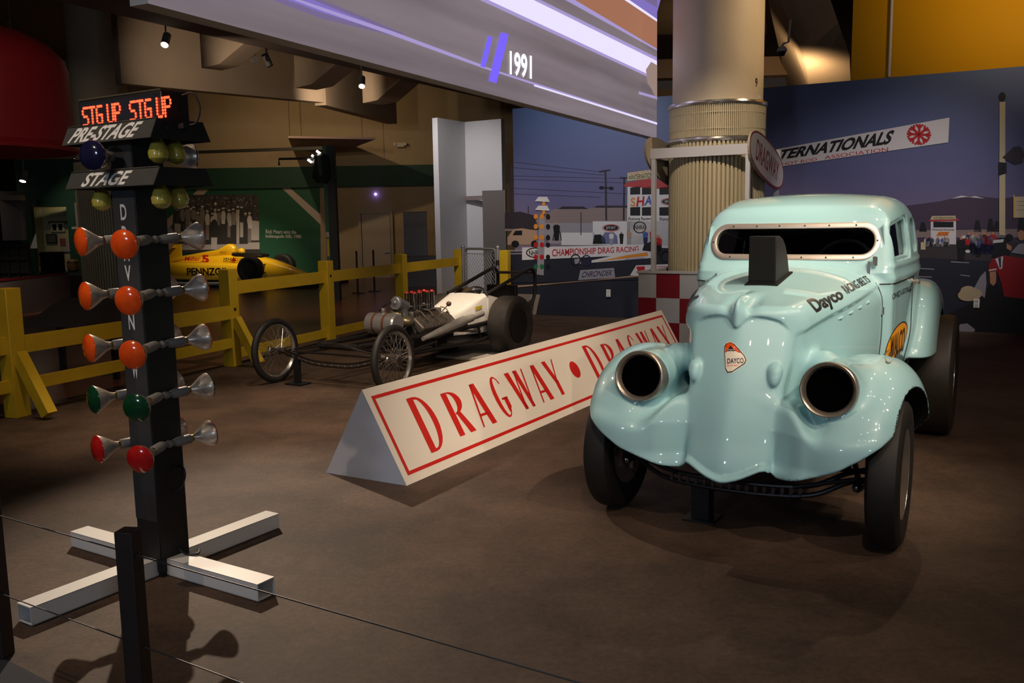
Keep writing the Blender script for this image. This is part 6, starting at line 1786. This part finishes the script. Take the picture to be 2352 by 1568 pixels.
b = MB(); p = at(745, 385, g[1] - 0.05) - np.array([g[0], g[1], 0]); b.lathe([(0.02, 0.3), (0.16, 0.22), (0.19, -0.1), (0.19, -0.2), (0.12, -0.3)], p - np.array([0.05, 0, 0]), (0, 0, 1), 20); b.build('reflector_drum', mat('drum_green', (0.02, 0.04, 0.032), 0.4), pl)

# ================================================================== yellow open-wheel race car on its low platform
IA = math.radians(-15); IR = rz(IA); IO = np.array([-6.12, 22.7, 0.0])
plat = empty('car_platform', IO + IR @ np.array([-1.0, 0, 0]), IA, 'low dark platform with a pale edge under the yellow race car', 'platform')
b = MB(); b.box((0, 0, 0.04), (5.4, 2.1, 0.08)); b.build('base', mat('platform_black', (0.02, 0.02, 0.02), 0.5), plat)
b = MB(); b.box((0, 0, 0.10), (5.5, 2.2, 0.04)); b.build('top', mat('platform_top', (0.20, 0.21, 0.20), 0.35), plat)
indy = empty('race_car', IO + np.array([0, 0, 0.12]), IA, 'bright yellow open wheel race car on a low platform', 'car')
IY = mat('indy_yellow', (0.85, 0.50, 0.012), 0.25, coat=1.0); IK = mat('indy_black', (0.01, 0.01, 0.01), 0.4); IRD = mat('indy_red', (0.55, 0.02, 0.02), 0.4)
def sec(x, w, zb, zt, n=16, e=3.2):
    zc, h = (zb + zt) / 2, (zt - zb) / 2
    return [(x, w * math.copysign(abs(math.cos(t)) ** (2 / e), math.cos(t)), zc + h * math.copysign(abs(math.sin(t)) ** (2 / e), math.sin(t))) for t in (2 * PI * i / n for i in range(n))]
b = MB(); b.ring_loft([sec(*s) for s in ((1.10, 0.05, 0.13, 0.19), (0.95, 0.12, 0.09, 0.24), (0.6, 0.20, 0.06, 0.38), (0.2, 0.27, 0.05, 0.52), (-0.15, 0.33, 0.05, 0.61), (-0.6, 0.36, 0.05, 0.64), (-1.1, 0.36, 0.05, 0.66), (-1.7, 0.32, 0.05, 0.62), (-2.4, 0.24, 0.06, 0.52), (-3.0, 0.16, 0.1, 0.42))]); b.build('body', IY, indy)
b = MB(); b.ring_loft([sec(*s) for s in ((-0.86, 0.08, 0.6, 0.84), (-0.95, 0.13, 0.6, 0.92), (-1.05, 0.15, 0.6, 0.93), (-1.3, 0.16, 0.58, 0.80), (-1.8, 0.17, 0.55, 0.72), (-2.6, 0.15, 0.48, 0.60), (-3.0, 0.08, 0.40, 0.48))]); b.build('engine_cover', IY, indy)
for s in (-1, 1):
    b = MB(); rs = []
    for x, y0_, y1_, zb, zt in ((0.05, 0.30, 0.34, 0.08, 0.36), (-0.25, 0.28, 0.52, 0.04, 0.43), (-0.8, 0.28, 0.70, 0.03, 0.47), (-1.6, 0.28, 0.76, 0.03, 0.49), (-2.3, 0.25, 0.70, 0.05, 0.50), (-2.9, 0.2, 0.45, 0.1, 0.45)):
        yc, hw = (y0_ + y1_) / 2, (y1_ - y0_) / 2; rs.append([(x, s * (yc + p[1]), p[2]) for p in sec(x, hw, zb, zt)])
    b.ring_loft(rs); b.build('side_pod', IY, indy)
    b = MB(); b.prism([(0.98, s * 0.10, 0.10), (1.12, s * 0.10, 0.10), (1.12, s * 0.72, 0.10), (0.9, s * 0.72, 0.10)], (0, 0, 0.015)); b.build('front_wing', IK, indy)
    for zz in (0.22, 0.42):
        b = MB(); b.cyl((0.1, s * 0.25, zz), (0.02, s * 0.72, zz - 0.06), 0.014, n=8); b.build('wishbone', IK, indy)
b = MB(); b.ring_loft([sec(*s) for s in ((-0.05, 0.20, 0.58, 0.66), (-0.3, 0.27, 0.58, 0.70), (-0.75, 0.26, 0.58, 0.71), (-0.88, 0.2, 0.58, 0.72))]); b.build('cockpit', IK, indy)
b = MB(); b.ball((-0.72, 0, 0.72), 0.10, 14, 10); b.build('headrest', IY, indy)
iw = wheel(0.318, 0.25, 0.17, 'wheel', mat('race_tire', (0.018, 0.017, 0.017), 0.5))
for ch in iw.children:
    if ch.name.startswith(('rim', 'spider')): ch.data.materials[0] = mat('race_rim', (0.045, 0.045, 0.048), 0.35, 0.5)
iw.parent = indy; iw.location = (0, -0.80, 0.318); iw.rotation_euler = (0, 0, -PI / 2)
dup(iw, indy, (0, 0.80, 0.318), (0, 0, PI / 2)); dup(iw, indy, (-2.75, -0.78, 0.318), (0, 0, -PI / 2)); dup(iw, indy, (-2.75, 0.78, 0.318), (0, 0, PI / 2))
b = MB(); b.box((-3.15, 0, 0.85), (0.4, 1.0, 0.04)); b.box((-3.1, 0.5, 0.72), (0.6, 0.02, 0.4)); b.box((-3.1, -0.5, 0.72), (0.6, 0.02, 0.4)); b.build('rear_wing', IY, indy)
def itext(st, m, x0, x1, z0, z1, y, sh=0.0, bo=0.0, nm='lettering'):
    b = MB(); b.text(st, lambda u, v: (x0 + (x1 - x0) * u, y, z0 + (z1 - z0) * v), sh, bo); b.build(nm, m, indy, smooth=0)
itext('PENNZOIL', IK, -1.80, -0.62, 0.17, 0.36, -0.775, 0, 0.03)
itext('PENNZOIL', IK, -1.00, -0.45, 0.515, 0.585, -0.372, 0, 0.02); itext('Miller', IRD, -2.13, -1.68, 0.51, 0.62, -0.345, 0.08, 0.015); itext('5', IRD, -1.62, -1.42, 0.46, 0.66, -0.372, 0, 0.05)
itext('BOSCH', IK, -1.22, -1.06, 0.70, 0.74, -0.17)
b = MB(); b.poly([(-0.80, -0.370, 0.50), (-0.64, -0.370, 0.50), (-0.68, -0.370, 0.55), (-0.72, -0.370, 0.62), (-0.76, -0.370, 0.55)]); b.build('red_badge', IRD, indy, smooth=0)

# ================================================================== track lamps on the ceiling
LBODY = mat('lamp_body', (0.22, 0.19, 0.16), 0.5); LGLOW = mat('lamp_face', (1, 1, 1), 0.5, emit=(1.0, 0.80, 0.62), estr=22)
def track_head(px, py, d, aim, lab, lit=True, power=0, size=0.055, rod=None, col=WARM):
    p = at(px, py, d); r = empty('track_lamp', p, 0, lab, 'lamp', 'track lamps on the dark ceiling')
    a = unit(np.asarray(aim, float) - p)
    k = MB(); k.cyl(-a * 0.20, a * 0.0, size, size, 18); k.build('can', LBODY, r)
    k = MB(); k.cyl(a * 0.001, a * 0.006, size * 0.86, n=18); k.build('lens', LGLOW if lit else BLACK, r)
    k = MB(); top = (rod if rod else p[2] + 0.3) - p[2]; k.cyl(-a * 0.12, np.array([*(-a * 0.12)[:2], top]), 0.012, n=8); k.box(np.array([*(-a * 0.12)[:2], top - 0.015]), (0.05, 0.16, 0.03)); k.build('stem', LBODY, r)
    if power: lamp_spot(p + a * 0.05, aim, power, col, 55, 0.8, 0.03)
    return r


track_head(378, 103, 13.0, (-4.8, 9.8, 0), 'small bright track lamp above the starting light sign', rod=6.0)
track_head(831, 198, 15.5, (-2.2, 12.5, 0), 'white track lamp shining below the dark ceiling beam', rod=4.25)
track_head(583, 138, 14.6, (-5, 17, 4.5), 'unlit track lamp in front of the lit plaster beam', False)
track_head(620, 152, 14.9, (-3, 15, 2), 'unlit track lamp just right of the lit plaster beam', False)
track_head(188, 368, 20.0, (-9.3, 19, 1), 'larger glowing lamp under the stage sign at left', True, 0, 0.06, 6.0)
track_head(172, 366, 20.6, (-9.6, 19.6, 1), 'smaller glowing lamp left of the larger one near the stage sign', True, 0, 0.04, 6.0)
track_head(45, 380, 20.4, (-10.8, 19.6, 1), 'small lamp glowing just below the red drum', True, 0, 0.045, 6.0)
track_head(52, 416, 17.0, (-9.2, 16, 0), 'drooping lamp on a bent arm below the red drum', True, 0, 0.06, 6.0)

# ================================================================== red drum overhead at the left
k = MB(); k.lathe([(0.92, 0.02), (1.03, 0.0), (1.04, 0.03), (1.0, 0.08), (1.0, 0.80), (0.97, 0.90), (0.86, 1.02), (0.66, 1.13), (0.40, 1.20), (0.001, 1.22)], n=56)
dr = k.build('hanging_drum', mat('drum_red', (0.30, 0.008, 0.010), 0.6), loc=tuple(at(148, 345, 9.0) + np.array([-1.0, 0, 0])))
tag(dr, 'dark red drum shaped canopy overhead at the left edge', 'canopy')

# ================================================================== dim exhibits at the far left
k = dup(colm, None, tuple(ground(264, 702)[:2] * 18.4 / ground(264, 702)[1]) + (0,)); k.name = 'column'
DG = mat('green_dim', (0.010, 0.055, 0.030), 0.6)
def wbox(px0, px1, z0, z1):
    xa, xb = at(px0, 700, 19.2)[0], at(px1, 700, 19.2)[0]; b.box(((xa + xb) / 2, 19.27, (z0 + z1) / 2), (xb - xa, 0.12, z1 - z0))
zs0, zs1 = at(88, 626, 19.2)[2], at(88, 474, 19.2)[2]
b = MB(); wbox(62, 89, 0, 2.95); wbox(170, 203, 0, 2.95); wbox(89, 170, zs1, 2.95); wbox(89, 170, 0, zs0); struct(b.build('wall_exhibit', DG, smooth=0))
cs = at(130, 600, 19.0); case = empty('showcase', (cs[0], 19.36, 0), 0, 'lit cream showcase with small pictures set in the dark green wall', 'showcase')
SCM = mat('case_cream', (0.42, 0.38, 0.22), 0.6); cx0, cx1 = at(88, 560, 19.0)[0] - cs[0], at(170, 560, 19.0)[0] - cs[0]; cz0, cz1 = at(88, 626, 19.0)[2], at(88, 474, 19.0)[2]
b = MB(); b.box(((cx0 + cx1) / 2 - 0.13, 0.42, (cz0 + cz1) / 2), (cx1 - cx0 + 0.26, 0.03, cz1 - cz0)); b.build('back_board', SCM, case)
for xx in (cx0 - 0.31, cx1 + 0.05):
    b = MB(); b.box((xx, 0.22, (cz0 + cz1) / 2), (0.1, 0.40, cz1 - cz0)); b.build('side_wall', SCM, case)
b = MB(); b.box(((cx0 + cx1) / 2, 0.22, cz0 - 0.03), (cx1 - cx0 + 0.2, 0.42, 0.06)); b.box(((cx0 + cx1) / 2, 0.22, cz0 / 2 - 0.03), (cx1 - cx0 + 0.2, 0.40, cz0 - 0.06)); b.build('shelf', mat('shelf_dark', (0.05, 0.045, 0.04), 0.5), case)
b = MB(); b.box(((cx0 + cx1) / 2, 0.22, cz1 + 0.03), (cx1 - cx0 + 0.2, 0.42, 0.05)); b.build('top_board', SCM, case)
b = MB(); b.box(((cx0 + cx1) / 2 - 0.13, 0.395, at(88, 511, 19.0)[2]), (cx1 - cx0, 0.02, 0.06)); b.build('picture_rail', mat('rail_dark', (0.09, 0.08, 0.055), 0.6), case)
for i, (x0_, y0_, x1_, y1_, m, lab) in enumerate(((117, 511, 147, 532, 'pic_two', 'small framed picture of two figures, upper one in the showcase'), (107, 537, 129, 559, 'pic_dark', 'dark framed picture hanging low left in the showcase'), (139, 545, 166, 578, 'pic_red', 'red and white printed notice at the right in the showcase'))):
    p0_ = at(x0_, y1_, 19.72); p1_ = at(x1_, y0_, 19.72); ce = (p0_ + p1_) / 2; w_, h_ = p1_[0] - p0_[0], p1_[2] - p0_[2]
    r = empty('framed_picture', (ce[0], 19.735, ce[2]), 0, lab, 'picture', 'pictures in the showcase')
    b = MB(); b.box((0, 0, 0), (w_, 0.03, h_)); b.build('frame', (mat('frame_cream', (0.55, 0.50, 0.32), 0.5), mat('frame_black', (0.02, 0.02, 0.02), 0.5), mat('notice_grey', (0.34, 0.30, 0.24), 0.6))[i], r)
    b = MB()
    if i == 0:
        b.mat(IK)
        for s in (-0.22, 0.22): b.box((s * w_, -0.018, 0), (w_ * 0.26, 0.006, h_ * 0.7))
    elif i == 1: b.mat(mat('print_dim', (0.09, 0.085, 0.075), 0.5)); b.box((0, -0.018, 0), (w_ * 0.8, 0.006, h_ * 0.8))
    else: b.mat(mat('print_wine', (0.20, 0.06, 0.05), 0.5)); b.box((-w_ * 0.25, -0.018, h_ * 0.15), (w_ * 0.42, 0.006, h_ * 0.55))
    b.build('print', None, r, smooth=0)
q0, q1 = at(171, 520, 19.1), at(200, 465, 19.1); r = empty('wall_poster', ((q0[0] + q1[0]) / 2, 19.19, (q0[2] + q1[2]) / 2), 0, 'pale poster with grey figures to the right of the showcase', 'poster')
b = MB(); b.box((0, 0, 0), (q1[0] - q0[0], 0.02, q1[2] - q0[2])); b.build('sheet', mat('poster_mauve', (0.26, 0.21, 0.20), 0.6), r)
b = MB(); b.mat(mat('poster_grey', (0.10, 0.10, 0.09), 0.6)); b.box((0, -0.012, 0.12), ((q1[0] - q0[0]) * 0.8, 0.004, 0.16)); b.build('print', None, r, smooth=0)
q = at(180, 523, 18.6); b = MB(); b.box((q[0] + 0.02, 18.75, q[2]), (0.34, 0.25, 0.045)); tag(b.build('shelf_board', mat('shelf_cream', (0.50, 0.46, 0.34), 0.5)), 'short cream shelf below the pale poster at left', 'shelf')
q = at(166, 612, 18.7); r = empty('wooden_barrel', (q[0] - 0.05, 18.85, at(166, 625, 18.7)[2]), 0, 'small brown wooden keg on the showcase ledge', 'keg')
b = MB(); b.lathe([(0.08, 0), (0.11, 0.03), (0.125, 0.13), (0.11, 0.23), (0.08, 0.26)], n=20); b.build('keg_body', mat('keg_brown', (0.16, 0.085, 0.025), 0.5), r)
for z in (0.05, 0.20):
    b = MB(); b.lathe([(0.117, z - 0.012), (0.122, z), (0.117, z + 0.012)], n=20); b.build('hoop', STEEL, r)
g = at(170, 655, 18.4); b = MB(); b.box((g[0] - 0.15, 18.85, 0.28), (0.7, 0.4, 0.56)); tag(b.build('showcase_plinth', mat('base_dark', (0.025, 0.023, 0.022), 0.5), bevel=0.01), 'dark base block below the wooden keg', 'base')
# low curved partition with a red cap
k = MB(); arc = [at(px, 700, d) for px, d in ((-60, 15.2), (20, 15.6), (90, 16.4), (158, 17.4))]; arc = catmull(arc, 6)
k.ring_loft([[(p[0], p[1], 0), (p[0], p[1], 0.62), (p[0], p[1] + 0.12, 0.62), (p[0], p[1] + 0.12, 0)] for p in arc]); lowp = k.build('low_partition', mat('partition_mauve', (0.15, 0.115, 0.105), 0.6)); tag(lowp, 'low curved brown partition with a red top edge at left', 'partition')
k = MB(); k.ring_loft([[(p[0], p[1] - 0.02, 0.625), (p[0], p[1] - 0.02, 0.66), (p[0], p[1] + 0.16, 0.66), (p[0], p[1] + 0.16, 0.625)] for p in arc]); k.build('top_edge', mat('edge_red', (0.16, 0.008, 0.010), 0.5), lowp)
# black lattice stands behind it
for i, (px, w_, h_, y_, lab) in enumerate(((30, 0.62, 1.25, 17.2, 'tall black lattice stand above the red edged partition at far left'), (118, 0.46, 1.05, 17.9, 'black lattice stand in front of the lit showcase'))):
    q = at(px, 600, y_); r = empty('lattice_stand', (q[0], y_, 0), 0, lab, 'stand', 'black lattice stands')
    b = MB(); b.box((0, 0.06, h_ / 2), (w_, 0.04, h_)); b.build('back_sheet', IK, r)
    for j in range(4):
        b = MB(); b.box((-w_ / 2 + 0.03 + j * (w_ - 0.06) / 3, 0, h_ / 2), (0.03, 0.03, h_)); b.build('slat', BLACK, r)
    for j in range(5):
        b = MB(); b.box((0, -0.02, 0.2 + j * (h_ - 0.25) / 4), (w_, 0.02, 0.03)); b.build('cross_slat', BLACK, r)
# white board and lamp-lit niche at the far left
q0, q1 = at(-5, 500, 18.5), at(34, 500, 18.5); b = MB(); b.box((q0[0] + 0.2, 18.7, 1.78), (0.46, 0.08, 1.0)); b.mat(mat('niche_print', (0.20, 0.17, 0.14), 0.6)); tag(b.build('printed_board', mat('niche_print')), 'dim printed board at the far left below a lit ledge', 'board')
q = at(8, 454, 18.3); b = MB(); b.box((q[0], 18.50, q[2]), (0.5, 0.3, 0.10)); tag(b.build('ledge_box', mat('ledge_pale', (0.42, 0.36, 0.27), 0.5)), 'pale lit ledge above the dim printed board', 'ledge')
q = at(57, 545, 19.8); b = MB(); b.box((q[0], 20.0, (q[2] + 0.65) / 2), (0.34, 0.05, q[2] + 0.65)); tag(b.build('lit_niche_board', SCM), 'cream lit board glimpsed left of the dark green wall', 'board')
q = at(67, 560, 19.0); b = MB(); b.prism([(q[0] - 0.10, 19.2, q[2] - 0.10), (q[0] + 0.05, 19.2, q[2] - 0.10), (q[0] + 0.05, 19.2, q[2] + 0.22)], (0, 0.03, 0)); tag(b.build('white_pennant', mat('pennant', (0.7, 0.7, 0.66), 0.5)), 'small white wedge standing beside the lit niche', 'pennant')
# sloping reading rail in front of the fence
q = at(175, 722, 8.9); r = empty('reading_rail', (q[0], 8.9, 0), math.radians(-8), 'dark sloping information rail behind the yellow fence at left', 'information rail')
zr_ = q[2]; b = MB(); b.prism([(-0.40, -0.22, zr_ - 0.10), (0.55, -0.22, zr_ - 0.10), (0.55, 0.22, zr_ + 0.12), (-0.28, 0.22, zr_ + 0.12)], (0, 0, 0.03)); b.build('panel', mat('rail_panel', (0.035, 0.033, 0.034), 0.3), r)
for x in (-0.22, 0.35):
    b = MB(); b.box((x, 0.05, (zr_ - 0.02) / 2), (0.05, 0.05, zr_ - 0.02)); b.build('leg', BLACK, r)
